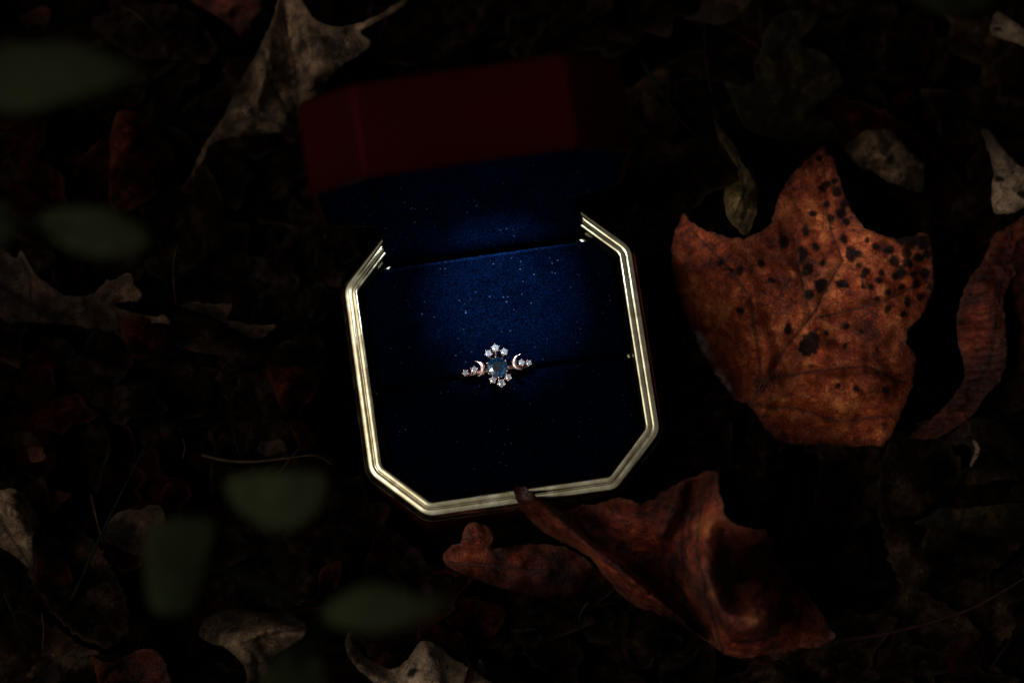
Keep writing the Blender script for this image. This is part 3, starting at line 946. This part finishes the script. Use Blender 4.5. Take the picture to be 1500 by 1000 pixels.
leaf('oak_leaf', 'dim grey brown oak leaf with ragged lobes under the green sprig', [(-8, 356), (15, 372), (27, 381), (29, 364), (40, 384), (52, 402), (75, 420), (92, 432), (110, 434), (135, 433), (150, 416), (157, 409), (161, 413), (184, 400), (191, 399), (196, 418), (208, 427), (207, 441),
    (190, 441), (176, 444), (168, 447), (178, 453), (196, 459), (216, 463), (227, 466), (240, 460), (249, 468), (248, 476), (235, 472), (205, 475), (172, 486), (130, 481), (98, 475), (60, 473), (-8, 471)],
    [(0, 370, 2.6), (0, 420, 2.4), (0, 465, 2.0), (45, 400, 2.8), (80, 440, 2.7), (90, 475, 2.0), (120, 440, 2.8), (150, 480, 2.0, .6), (155, 430, 2.8), (190, 405, 3.1, 1.3), (200, 435, 2.8, 1.6), (215, 465, 2.3), (245, 470, 2.7, 4.0)],
    M_BROWN, veins=[[(-6, 414), (30, 440), (62, 462), (95, 475)], [(46, 448), (43, 405), (30, 378)], [(118, 434), (142, 452), (158, 472)]], step=3.2, jag=2.0, ruffle=.14, seed=8.1)
leaf('leaf_fragment', 'dark reddish leaf scrap below the pale torn tip of the oak leaf', [(176, 466), (214, 464), (232, 478), (239, 500), (229, 524), (196, 527), (180, 500)], [(200, 470, 2.3), (235, 500, 2.4, 1.4), (205, 524, 2.1, 1.3)], M_DARKRED, step=4, seed=9.3)
leaf('folded_leaf', 'thin folded brown leaf with a bent pointed corner between oak leaf and box', [(258, 448), (285, 443), (322, 447), (343, 444), (330, 469), (346, 471), (378, 478), (409, 475), (381, 500), (354, 488), (325, 471), (300, 461)],
     [(260, 447, 2.2, .6), (340, 446, 2.7, 1.2), (328, 466, 2.2, .8), (345, 472, 2.5, 1.0), (405, 476, 2.6, 1.1), (380, 497, 2.0, .9)], M_BROWN, step=3.5, seed=10.1, ruffle=.1)
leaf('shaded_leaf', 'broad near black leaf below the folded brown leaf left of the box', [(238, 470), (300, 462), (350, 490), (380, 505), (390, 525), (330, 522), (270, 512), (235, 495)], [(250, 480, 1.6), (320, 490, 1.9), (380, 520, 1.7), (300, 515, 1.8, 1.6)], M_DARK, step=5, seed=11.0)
leaf('spotted_leaf', 'dark crimson ragged leaf standing against the left side of the box', [(385, 536), (440, 537), (472, 546), (462, 580), (440, 600), (456, 630), (474, 668), (440, 662), (424, 620), (404, 580)],
     [(400, 540, 1.7), (460, 550, 1.9, 1.2), (430, 600, 2.0, 1.2), (455, 655, 1.8), (425, 570, 2.2, 1.3)], M_DARKRED, step=4, seed=12.7, ruffle=.2)
leaf('leaf_fragment', 'small grey crumbled leaf scrap beside the thin pale twig', [(378, 648), (396, 642), (418, 644), (421, 660), (398, 668), (382, 664)], [(395, 650, 2.2), (415, 660, 1.9)], M_BROWN, step=3, seed=13.1, jag=3)

leaf('pointed_leaf', 'weathered tan leaf with a downward point, left of a thin green stalk', [(-8, 719), (20, 715), (36, 722), (51, 745), (61, 766), (49, 781), (46, 800), (50, 844), (38, 830), (25, 815), (-8, 796)],
     [(0, 730, 2.6, .9), (35, 735, 2.3, .8), (20, 780, 2.8, 1.0), (55, 765, 2.0, .8), (48, 835, 2.1, .9), (0, 795, 2.3, .8)], M_TAN, folds=[[(15, 720, 2.8), (28, 750, 3.0), (40, 780, 2.8), (47, 830, 2.3)], [(-5, 752, 2.5), (15, 785, 2.5), (40, 825, 2.2)]], veins=[[(-6, 752), (15, 785), (46, 830)]], step=3.2, seed=14.6, ruffle=.16)
leaf('curled_leaf', 'dim curled brown leaf partly behind a blurred green leaf', [(147, 790), (158, 766), (166, 754), (186, 746), (206, 748), (218, 738), (240, 742), (243, 766), (240, 792), (236, 818), (200, 813), (170, 800)],
     [(150, 790, 1.9, .8), (185, 755, 2.4), (225, 745, 2.6, 1.5), (235, 775, 2.3, 1.3), (200, 805, 1.9, .7)], M_BROWN, step=3.4, seed=15.2)
leaf('red_fragment', 'small glowing red leaf scrap near the weathered pointed tan leaf', [(38, 655), (60, 650), (69, 672), (46, 679)], [(45, 660, 2.0, .3), (65, 670, 2.3, .6)], M_RED, step=3, seed=16.2)
leaf('rolled_leaf', 'rolled brown scrap above the small red leaf scrap', [(16, 636), (28, 630), (46, 634), (60, 644), (64, 655), (42, 652), (24, 648)], [(20, 640, 2.0, .5), (55, 648, 2.3, .5)], M_BROWN, step=3, seed=16.9)
leaf('leaf_fragment', 'dull rust leaf sliver right of the weathered pointed tan leaf', [(55, 712), (90, 718), (108, 722), (88, 738), (75, 758), (62, 738)], [(60, 715, 1.7, .12), (100, 722, 1.8, .25)], M_RED, step=3.4, seed=17.3)

leaf('crumpled_leaf', 'crumpled pinkish tan leaf with blunt folds below the blurred green leaves', [(298, 906), (320, 895), (352, 888), (390, 896), (422, 893), (441, 905), (451, 918), (446, 933), (425, 946), (402, 960), (396, 985), (384, 1012), (364, 1010), (360, 976), (345, 960), (330, 948), (305, 941), (288, 930)],
     [(300, 910, 2.0, .3), (350, 892, 2.0, .2), (400, 900, 2.1, .25), (440, 908, 2.5, .5), (440, 925, 2.9, 1.0), (410, 925, 3.1, 1.1), (380, 935, 2.7, .7), (350, 940, 3.0, .9), (335, 925, 2.5, .6), (360, 965, 2.8, .8), (385, 955, 2.6, .7), (375, 1000, 2.3, .7), (300, 935, 1.9, .4)],
     M_TAN, veins=[[(445, 920), (400, 926), (355, 942)], [(355, 942), (372, 960), (378, 1000)]], folds=[[(447, 918, 2.9), (410, 918, 3.25), (375, 933, 3.05), (348, 946, 2.9)], [(435, 899, 2.2), (390, 905, 2.2), (345, 912, 2.3)], [(425, 940, 2.5), (385, 948, 2.5)], [(352, 945, 2.9), (366, 965, 2.95), (376, 1005, 2.5)]], step=3.2, seed=18.4, ruffle=.12, crease=.07)
leaf('upturned_leaf', 'bright tan leaf with a star shaped tear at the bottom and a raised peak', [(504, 936), (514, 922), (519, 940), (531, 959), (548, 968), (568, 980), (585, 975), (600, 962), (614, 939), (625, 937), (642, 945), (662, 962), (692, 980), (722, 1000), (735, 1014), (556, 1014), (540, 991), (521, 976), (508, 956)],
     [(510, 930, 2.9, .6), (525, 965, 2.8, .6), (560, 985, 2.6, .9), (600, 970, 2.9, 1.0), (622, 940, 3.3, 1.0), (610, 1005, 2.9, 1.1), (650, 975, 3.2, 1.1), (660, 962, 2.8, .6), (700, 990, 2.7, .7), (560, 1010, 2.2, .6), (660, 1005, 3.0, 1.0)],
     M_PALE, veins=[[(622, 940), (640, 965), (655, 1010)]], folds=[[(508, 930, 2.9), (522, 962, 3.0), (545, 985, 3.0), (565, 1005, 2.9)], [(530, 960, 2.3), (565, 982, 2.3)], [(622, 940, 3.4), (634, 965, 3.4), (645, 1008, 3.3)], [(650, 962, 2.9), (690, 990, 2.6)]], spots=[(604, 984, 5, 2.0, .9), (598, 987, 4, .5, .2), (631, 957, 4)], step=2.8, seed=19.1, ruffle=.14)
leaf('leaf_tip', 'small brown leaf tip sticking up beside the bright tan leaf', [(693, 982), (703, 963), (714, 984), (704, 992)], [(703, 966, 2.6, 2.0), (700, 988, 2.0, 1.2)], M_BROWN, step=2.6, seed=19.9)
leaf('arched_leaf', 'grey arched leaf edge at the foot of a wiry brown leaf', [(25, 1010), (70, 976), (100, 956), (117, 944), (134, 949), (149, 955), (131, 960), (111, 971), (95, 987), (78, 1012)], [(40, 1000, 2.0, .3), (118, 948, 2.7, .9), (95, 985, 2.1, 1.0)], M_BROWN, step=3.2, seed=20.3)
leaf('ribbed_leaf', 'reddish brown leaf with a pale raised midrib beside the grey arched leaf', [(131, 956), (146, 968), (165, 970), (181, 965), (195, 954), (206, 949), (231, 950), (241, 966), (251, 995), (254, 1014), (150, 1014), (140, 986)],
     [(135, 960, 2.5, .3), (180, 975, 2.0, .25), (215, 955, 2.6, .35), (245, 985, 2.2, .6), (180, 1005, 2.4, .2)], M_RED, veins=[[(148, 1010), (165, 985), (180, 970), (196, 958)]], step=3.2, seed=21.3, ruffle=.16)
leaf('shaded_leaf', 'dark brown red leaf lying below the dull lobed leaf', [(652, 872), (690, 876), (735, 884), (742, 905), (728, 930), (700, 940), (662, 925), (648, 900)], [(660, 880, 1.5), (730, 900, 1.8, 1.3), (690, 935, 1.5)], M_DARKRED, step=4, seed=22.4)

leaf('dry_curl', 'narrow straw yellow curled leaf hanging above the spotted maple leaf', [(1044, 172), (1060, 194), (1076, 212), (1083, 232), (1096, 250), (1108, 270), (1111, 300), (1103, 330), (1094, 349), (1080, 336), (1065, 320), (1059, 296), (1061, 275), (1075, 270), (1084, 262), (1079, 242), (1069, 226), (1054, 206)],
     [(1050, 180, 2.6, .3), (1075, 220, 3.0, 1.4), (1088, 250, 3.2, 1.2), (1065, 290, 3.1, 1.0), (1085, 290, 3.7, 1.6), (1107, 290, 3.1, .7), (1085, 325, 3.5, 1.9), (1094, 345, 3.2, 1.2), (1068, 275, 3.2, .6)],
     M_YELLOW, veins=[[(1046, 175), (1078, 225), (1088, 270), (1090, 310), (1094, 345)]], step=2.6, seed=23.8, ruffle=.12, ribs=(0.4, 0.55, 0.03))
leaf('mottled_leaf', 'large dim olive brown decaying leaf behind the straw yellow curl', [(1058, 114), (1085, 128), (1108, 121), (1104, 96), (1114, 75), (1119, 45), (1140, 20), (1166, 14), (1202, 22), (1190, 46), (1170, 60), (1180, 70), (1206, 75), (1226, 95), (1236, 120), (1226, 136), (1206, 146), (1192, 166),
     (1222, 180), (1232, 202), (1190, 213), (1140, 206), (1094, 191), (1079, 165), (1071, 145)], [(1065, 118, 2.4, 1.2), (1130, 60, 2.6), (1190, 30, 2.4, .9), (1150, 120, 2.5, .6), (1220, 110, 2.6), (1150, 190, 2.4, .9), (1100, 180, 2.6, 1.1), (1220, 200, 2.0, .5)],
     M_OLIVE, veins=[[(1222, 190), (1160, 140), (1140, 90), (1165, 30)], [(1165, 150), (1110, 165), (1075, 135)]], step=3.4, seed=24.6, ruffle=.22)
leaf('ragged_leaf', 'dim tan ragged leaf just above the tip of the maple leaf', [(1231, 215), (1250, 207), (1257, 195), (1275, 190), (1311, 190), (1318, 205), (1331, 220), (1353, 235), (1356, 260), (1350, 283), (1320, 275), (1285, 258), (1254, 240)],
     [(1240, 212, 2.4, .4), (1290, 195, 2.4, .5), (1300, 230, 2.9, .7), (1345, 245, 2.5, .35), (1340, 275, 2.4, .5), (1270, 240, 2.4, .3)], M_TAN, folds=[[(1258, 200, 2.3), (1270, 225, 2.9), (1290, 250, 2.5)], [(1285, 198, 2.9), (1300, 225, 2.4), (1325, 265, 2.8)]], step=3.2, seed=25.5, ruffle=.18, jag=2.4)
leaf('pale_leaf', 'pale grey tan leaf tongue beside the ribbed red brown leaf', [(1434, 184), (1450, 192), (1476, 225), (1491, 240), (1512, 252), (1512, 300), (1480, 313), (1456, 312), (1452, 290), (1455, 250), (1448, 220)],
     [(1440, 190, 2.4, .3), (1470, 235, 2.9, .8), (1505, 270, 2.6, .7), (1470, 300, 2.8, 1.0), (1458, 270, 2.7, .8)], M_PALE, step=3, seed=26.4, spots=[(1463, 262, 7, .7, .3), (1498, 285, 8, .8, .2)])
leaf('pale_leaf', 'small pale tan leaf corner above the pale grey leaf tongue', [(1457, 13), (1475, 25), (1512, 50), (1512, 73), (1475, 59), (1449, 50)], [(1460, 20, 2.6, .5), (1500, 60, 2.8, .6), (1460, 50, 2.4, .5)], M_PALE, step=3, seed=27.7)
leaf('twisted_leaf', 'long twisted red brown leaf with fine cross ribs right of the maple leaf', [(1512, 308), (1480, 330), (1452, 346), (1445, 375), (1425, 400), (1408, 430), (1401, 470), (1404, 505), (1411, 532), (1414, 553), (1400, 577), (1380, 600), (1350, 625), (1318, 641), (1380, 642), (1422, 612), (1442, 582),
     (1471, 550), (1477, 500), (1469, 440), (1482, 410), (1512, 380)], [(1500, 330, 2.4, .5), (1455, 360, 2.5, .5), (1440, 420, 3.1, 1.1), (1410, 470, 2.6, .6), (1440, 500, 3.4, 1.2), (1470, 490, 3.0, 1.2), (1425, 560, 2.6, .7), (1455, 545, 2.9, .6), (1390, 610, 2.3, .5), (1330, 638, 1.9, .3), (1470, 420, 2.6, .5)],
     M_RED, veins=[[(1480, 345), (1462, 430), (1452, 520), (1420, 590), (1330, 638)]], step=3, seed=28.6, ruffle=.16, ribs=(1.45, 0.55, 0.03))
leaf('shaded_leaf', 'dark red leaf edge tucked behind the long twisted ribbed leaf', [(1470, 430), (1484, 360), (1512, 335), (1512, 610), (1484, 572), (1474, 505)], [(1480, 400, 2.4, .2), (1505, 350, 2.8, .35), (1490, 480, 2.2, .15), (1508, 540, 2.6, .3), (1490, 570, 2.2, .2)], M_RED, folds=[[(1495, 350, 2.9), (1498, 450, 2.9), (1500, 580, 2.6)]], step=3.2, seed=28.9, ribs=(1.45, 0.5, 0.03))
leaf('hollow_leaf', 'dark brown leaf with curled edges under the long twisted leaf', [(1376, 653), (1400, 626), (1420, 611), (1450, 609), (1480, 625), (1512, 660), (1512, 702), (1470, 702), (1440, 708), (1411, 711), (1418, 690), (1426, 668), (1420, 650)],
     [(1380, 650, 2.2, .5), (1430, 615, 2.4, .3), (1480, 640, 2.2, .12), (1440, 700, 2.3, .5), (1500, 690, 2.0, .15), (1425, 670, 2.6, .5)], M_BROWN, step=3.4, seed=29.5)
leaf('white_curl', 'tiny whitish curled leaf edge on the dark brown curled leaf', [(1423, 643), (1432, 646), (1436, 658), (1431, 672), (1423, 684), (1421, 680), (1427, 665), (1428, 655)], [(1426, 645, 2.9, .8), (1434, 658, 3.1, .8), (1423, 682, 2.8, .6)], M_PALE, step=2.6, seed=30.5)
leaf('shaded_leaf', 'faint olive leaf with a thin pointed end in the dark right corner', [(1334, 768), (1360, 755), (1385, 742), (1411, 745), (1450, 740), (1512, 735), (1512, 802), (1480, 791), (1420, 781), (1370, 771)], [(1340, 766, 2.0), (1400, 750, 2.1, .9), (1480, 750, 2.0, .6), (1450, 780, 1.7, .5)], M_OLIVE, step=4, seed=31.2)
leaf('shaded_leaf', 'dim rust coloured leaf deep in shadow below the long dark stem', [(1380, 945), (1410, 930), (1440, 925), (1445, 960), (1425, 990), (1392, 992)], [(1400, 940, 1.6, .12), (1430, 970, 1.6, .06)], M_RED, step=4, seed=32.1)
leaf('floating_leaf', 'blurred brown leaf perched on a thin stem behind the red lid', [(998, 28), (1024, 20), (1028, 2), (1044, -14), (1112, -14), (1092, 14), (1076, 32), (1052, 38), (1030, 33)], [(1000, 27, 7.2), (1050, 30, 7.6, 1.1), (1090, 0, 7.4, .6)], M_BROWN, step=3.6, seed=33.3, petiole=[(1035, 32, 7.2), (1034, 80, 5.8), (1042, 130, 4.2), (1050, 165, 3.0), (1052, 186, 2.4)])
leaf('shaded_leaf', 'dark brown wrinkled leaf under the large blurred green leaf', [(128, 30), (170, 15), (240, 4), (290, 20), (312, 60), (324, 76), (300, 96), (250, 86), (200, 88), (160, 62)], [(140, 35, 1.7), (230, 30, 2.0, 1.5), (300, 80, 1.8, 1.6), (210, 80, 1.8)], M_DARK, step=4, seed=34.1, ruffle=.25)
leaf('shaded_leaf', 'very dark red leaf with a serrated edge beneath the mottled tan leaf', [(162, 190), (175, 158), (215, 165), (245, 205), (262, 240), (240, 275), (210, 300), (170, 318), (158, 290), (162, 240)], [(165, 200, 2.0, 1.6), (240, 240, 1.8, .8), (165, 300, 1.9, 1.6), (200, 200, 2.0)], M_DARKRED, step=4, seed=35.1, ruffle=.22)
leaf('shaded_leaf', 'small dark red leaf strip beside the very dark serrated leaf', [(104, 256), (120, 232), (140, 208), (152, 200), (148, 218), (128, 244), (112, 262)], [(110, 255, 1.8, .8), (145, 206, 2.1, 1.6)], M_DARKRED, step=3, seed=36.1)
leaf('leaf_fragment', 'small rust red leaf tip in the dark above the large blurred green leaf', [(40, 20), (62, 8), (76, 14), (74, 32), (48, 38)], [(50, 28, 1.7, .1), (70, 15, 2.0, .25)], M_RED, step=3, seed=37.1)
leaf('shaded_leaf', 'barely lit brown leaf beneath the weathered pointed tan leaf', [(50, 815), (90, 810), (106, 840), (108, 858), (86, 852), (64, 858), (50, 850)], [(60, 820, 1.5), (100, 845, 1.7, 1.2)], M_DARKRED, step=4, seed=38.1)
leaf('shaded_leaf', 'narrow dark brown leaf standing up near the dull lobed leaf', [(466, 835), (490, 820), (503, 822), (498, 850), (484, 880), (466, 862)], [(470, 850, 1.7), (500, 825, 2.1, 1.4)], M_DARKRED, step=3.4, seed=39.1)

# ------------------------------------------------------------------ stems, twigs and fibres
def stem(name, label, pts, r, mat, cat='stem', group=None):
    q = smooth_path([P(*p) for p in pts], 6)
    cen = q[0].copy()
    V, F = tube_geo(q, [r * (1 - 0.5 * i / len(q)) for i in range(len(q))], 7)
    o = mesh_obj(name, V, F, mat, None, cen)
    tag(o, label, cat, group)
stem('green_stalk', 'thin green stalk slanting past the weathered pointed tan leaf', [(90, 905, 0.8), (118, 850, 1.8), (140, 800, 2.6), (178, 722, 3.4), (216, 648, 4.2)], 0.045, GREEN_STEM)
stem('pale_twig', 'thin pale twig lying left of the box above a blurred leaf', [(296, 666, 2.4), (330, 674, 2.4), (370, 676, 2.3), (420, 671, 2.3), (462, 667, 2.2), (486, 680, 2.0)], 0.035, PALE_TWIG, 'twig')
stem('side_twig', 'short dark twig crossing the thin pale twig', [(408, 694, 2.2), (420, 678, 2.5), (438, 656, 2.6)], 0.03, DARK_STEM, 'twig')
stem('hair_fibre', 'upright thin fibre rising behind the folded brown leaf', [(258, 445, 2.0), (254, 410, 2.8), (255, 380, 3.4), (260, 357, 3.8)], 0.022, TWIG, 'fibre')
stem('orange_bristle', 'short orange brown bristle near the end of the pale twig', [(268, 670, 2.0), (271, 655, 2.4), (268, 642, 2.6)], 0.025, TWIG, 'fibre')
stem('orange_bristle', 'short rusty bristle above the grey arched leaf', [(63, 950, 1.7), (64, 920, 2.3), (61, 897, 2.6)], 0.03, TWIG, 'fibre')
stem('curved_stem', 'faint grey green curved stem below the weathered pointed tan leaf', [(6, 868, 2.0), (20, 900, 1.9), (35, 928, 1.7), (58, 948, 1.4)], 0.03, GREEN_STEM)
stem('long_stem', 'long dark reddish stem curving out from the crumpled russet leaf', [(1222, 938, 2.4), (1290, 929, 2.0), (1360, 912, 1.9), (1420, 892, 1.9), (1470, 865, 2.0), (1515, 838, 2.1)], 0.05, DARK_STEM)
stem('green_twig', 'slanting bluish green twig behind the straw yellow curl', [(940, 90, 1.8), (985, 160, 2.5), (1010, 190, 2.8), (1048, 224, 2.7), (1062, 240, 2.3)], 0.045, GREEN_STEM, 'twig')
stem('fine_stem', 'fine olive stem with a bend beside the blurred perched leaf', [(1000, 118, 1.8), (1030, 115, 2.1), (1062, 118, 2.3), (1090, 112, 2.2)], 0.03, GREEN_STEM)
stem('white_hair', 'fine white hair arching over the dark wrinkled leaf', [(178, 10, 2.3), (195, 18, 2.6), (212, 33, 2.6), (224, 46, 2.3)], 0.012, PALE_TWIG, 'fibre')
stem('thin_stalk', 'thin pale stalk edge beside the dim curled brown leaf', [(134, 724, 1.9), (138, 745, 2.3), (144, 770, 2.2), (150, 792, 1.9)], 0.03, TWIG)
stem('thin_stalk', 'thin curved stalk in the shadow below the crumpled russet leaf', [(862, 880, 2.0), (851, 897, 1.9), (850, 912, 1.7), (860, 930, 1.4)], 0.022, DARK_STEM)

# ------------------------------------------------------------------ the two blurred green sprigs in front
def sprig(name, label, leaves, stems, seed):
    z0 = stems[0][0]
    base = P(*z0)
    root = empty(name, base)
    tag(root, label, 'plant')
    for st in stems:
        q = smooth_path([P(*p) - base for p in st], 8)
        V, F = tube_geo(q, [0.055 * (1 - 0.5 * i / len(q)) for i in range(len(q))], 7)
        mesh_obj('stem', V, F, GREEN_STEM, root)
    for k, (poly, z, tilt, tn) in enumerate(leaves):
        out = resample(round_poly(poly, 2), 7)
        c = out.mean(0)
        x0, y0 = out.min(0); x1, y1 = out.max(0)
        gx, gy = np.meshgrid(np.arange(x0, x1, 8), np.arange(y0, y1, 8))
        g = np.stack([gx.ravel(), gy.ravel()], 1)
        g = g[inside(g, out)]
        g = g[seg_dist(g, out, True) > 4]
        pts = [Vector(p) for p in out] + [Vector(p) for p in g]
        vo, eo, fo, *_ = geometry.delaunay_2d_cdt(pts, [(i, (i + 1) % len(out)) for i in range(len(out))], [], 1, 1e-4)
        p = np.array([(q.x, q.y) for q in vo])
        dx, dy = (p[:, 0] - c[0]) / 100, (p[:, 1] - c[1]) / 100
        zz = z + tilt[0] * dx + tilt[1] * dy - 0.35 * (dx * dx + dy * dy) + 0.1 * wob(p, 0.02, seed + k)
        verts = [P(a[0], a[1], h) - base for a, h in zip(p, zz)]
        faces = []
        for f in fo:
            f = tuple(f)
            a, b_, c_ = (verts[i] for i in f[:3])
            faces.append(f if (b_ - a).cross(c_ - a).z > 0 else f[::-1])
        o = mesh_obj('leaf_blade', verts, faces, GREEN_LEAF, root, attrs={'tone': [tn] * len(verts), 'vein': [0] * len(verts), 'spot': [0] * len(verts), 'edge': [0] * len(verts)})
        so = o.modifiers.new('thickness', 'SOLIDIFY'); so.thickness = 0.0003; so.offset = -1
ZG = H + 12
sprig('green_sprig', 'out of focus green sprig of four leaves over the litter below the box', [
    ([(328, 698), (400, 690), (482, 690), (474, 738), (434, 776), (400, 780), (358, 756), (334, 730)], ZG, (0.2, -0.3), 1.1),
    ([(214, 762), (322, 752), (312, 800), (297, 860), (282, 898), (222, 900), (211, 840)], ZG - 1, (-0.3, 0.2), 1.0),
    ([(466, 896), (500, 870), (545, 850), (600, 868), (668, 874), (642, 896), (592, 920), (530, 925), (488, 916)], ZG + 1, (0.3, 0.2), 1.0),
    ([(372, 1016), (398, 962), (440, 938), (472, 955), (486, 1016)], ZG - 2, (0.1, 0.2), 0.6)],
    [[(470, 1240, 1.0), (455, 1120, 8), (438, 1000, ZG - 2.5), (420, 880, ZG - 0.6), (400, 770, ZG - 0.2)], [(432, 960, ZG - 2), (480, 920, ZG), (520, 895, ZG + .8)], [(420, 880, ZG - .7), (350, 840, ZG - 1.1), (290, 825, ZG - 1.1)]], 3)
sprig('green_sprig', 'out of focus green sprig with one large leaf above the oak leaf', [
    ([(-40, 70), (40, 62), (110, 62), (160, 80), (218, 104), (160, 130), (100, 145), (40, 168), (-40, 160)], ZG + 3, (0.4, 0.1), 0.85),
    ([(48, 318), (100, 300), (160, 304), (222, 340), (215, 365), (150, 380), (90, 362)], ZG + 1, (0.2, 0.3), 1.05),
    ([(-30, 300), (12, 290), (26, 330), (10, 362), (-30, 372)], ZG, (0.1, 0.3), 0.6)],
    [[(-420, 330, 1.0), (-300, 270, 9), (-160, 220, ZG), (-60, 160, ZG + 2), (60, 112, ZG + 2.8)], [(-160, 220, ZG), (-60, 300, ZG - .1), (60, 332, ZG + .8), (120, 338, ZG + .8)], [(-60, 300, ZG - .1), (-10, 330, ZG - .1)]], 9)
sprig('green_shoot', 'dim out of focus green leaf behind the pale tan leaf corner', [
    ([(1310, -40), (1350, 12), (1400, 24), (1450, 10), (1480, -40)], ZG, (0, 0), 0.35)],
    [[(1400, -420, 1.0), (1400, -250, 10), (1398, -60, ZG - .2), (1398, -20, ZG - .1)]], 14)

# ------------------------------------------------------------------ dark litter: every leaf an object, eight shared shapes
def litter_mesh(kind, mat, seed):
    rnd = random.Random(seed)
    n = 72
    out = []
    for i in range(n):
        a = 2 * math.pi * i / n
        if kind == 'maple':
            r = 2.0 + 0.75 * math.cos(5 * a) + 0.28 * math.cos(15 * a + 1) + 0.3 * math.cos(a)
        elif kind == 'oak':
            r = 1 / math.sqrt((math.cos(a) / 3.0) ** 2 + (math.sin(a) / 1.35) ** 2) * (1 + 0.16 * math.cos(9 * a))
        else:
            r = 1 / math.sqrt((math.cos(a) / 2.7) ** 2 + (math.sin(a) / 1.25) ** 2) * (1 + 0.04 * math.cos(31 * a))
        out.append((r * math.cos(a) * (1 + .04 * rnd.uniform(-1, 1)), r * math.sin(a) * (1 + .04 * rnd.uniform(-1, 1))))
    V, F = [], []
    R = 14
    c1, c2, tw = rnd.uniform(-.10, .16), rnd.uniform(-.12, .20), rnd.uniform(-.12, .12)
    for k in range(R + 1):
        t = k / R
        for (x, y) in out:
            X, Y = x * t, y * t
            z = c1 * X * X * 0.5 + c2 * Y * Y + tw * X * Y * .5 + 0.28 * noise.noise(Vector((X * .8, Y * .8, seed))) + 0.10 * noise.noise(Vector((X * 2.2, Y * 2.2, seed))) - 0.07 * math.exp(-(Y / .12) ** 2)
            V.append((X, Y, z))
    for k in range(R):
        for i in range(n):
            a, b = k * n + i, k * n + (i + 1) % n
            F.append((a, a + n, b + n, b) if k else (a, a + n, b + n))
    me = bpy.data.meshes.new('litter_leaf')
    me.from_pydata([(v[0] * S, v[1] * S, v[2] * S) for v in V], [], F)
    me.polygons.foreach_set('use_smooth', [True] * len(me.polygons))
    for nm, fn in (('vein', lambda v: math.exp(-(v[1] / .05) ** 2)), ('tone', lambda v: 1.0), ('spot', lambda v: 0.0), ('edge', lambda v: 0.0)):
        at = me.attributes.new(nm, 'FLOAT', 'POINT')
        at.data.foreach_set('value', [fn(v) for v in V])
    me.attributes['edge'].data.foreach_set('value', [max(0.0, (i // n - R + 1.2)) for i in range(len(V))])
    me.materials.append(mat)
    me.update()
    return me

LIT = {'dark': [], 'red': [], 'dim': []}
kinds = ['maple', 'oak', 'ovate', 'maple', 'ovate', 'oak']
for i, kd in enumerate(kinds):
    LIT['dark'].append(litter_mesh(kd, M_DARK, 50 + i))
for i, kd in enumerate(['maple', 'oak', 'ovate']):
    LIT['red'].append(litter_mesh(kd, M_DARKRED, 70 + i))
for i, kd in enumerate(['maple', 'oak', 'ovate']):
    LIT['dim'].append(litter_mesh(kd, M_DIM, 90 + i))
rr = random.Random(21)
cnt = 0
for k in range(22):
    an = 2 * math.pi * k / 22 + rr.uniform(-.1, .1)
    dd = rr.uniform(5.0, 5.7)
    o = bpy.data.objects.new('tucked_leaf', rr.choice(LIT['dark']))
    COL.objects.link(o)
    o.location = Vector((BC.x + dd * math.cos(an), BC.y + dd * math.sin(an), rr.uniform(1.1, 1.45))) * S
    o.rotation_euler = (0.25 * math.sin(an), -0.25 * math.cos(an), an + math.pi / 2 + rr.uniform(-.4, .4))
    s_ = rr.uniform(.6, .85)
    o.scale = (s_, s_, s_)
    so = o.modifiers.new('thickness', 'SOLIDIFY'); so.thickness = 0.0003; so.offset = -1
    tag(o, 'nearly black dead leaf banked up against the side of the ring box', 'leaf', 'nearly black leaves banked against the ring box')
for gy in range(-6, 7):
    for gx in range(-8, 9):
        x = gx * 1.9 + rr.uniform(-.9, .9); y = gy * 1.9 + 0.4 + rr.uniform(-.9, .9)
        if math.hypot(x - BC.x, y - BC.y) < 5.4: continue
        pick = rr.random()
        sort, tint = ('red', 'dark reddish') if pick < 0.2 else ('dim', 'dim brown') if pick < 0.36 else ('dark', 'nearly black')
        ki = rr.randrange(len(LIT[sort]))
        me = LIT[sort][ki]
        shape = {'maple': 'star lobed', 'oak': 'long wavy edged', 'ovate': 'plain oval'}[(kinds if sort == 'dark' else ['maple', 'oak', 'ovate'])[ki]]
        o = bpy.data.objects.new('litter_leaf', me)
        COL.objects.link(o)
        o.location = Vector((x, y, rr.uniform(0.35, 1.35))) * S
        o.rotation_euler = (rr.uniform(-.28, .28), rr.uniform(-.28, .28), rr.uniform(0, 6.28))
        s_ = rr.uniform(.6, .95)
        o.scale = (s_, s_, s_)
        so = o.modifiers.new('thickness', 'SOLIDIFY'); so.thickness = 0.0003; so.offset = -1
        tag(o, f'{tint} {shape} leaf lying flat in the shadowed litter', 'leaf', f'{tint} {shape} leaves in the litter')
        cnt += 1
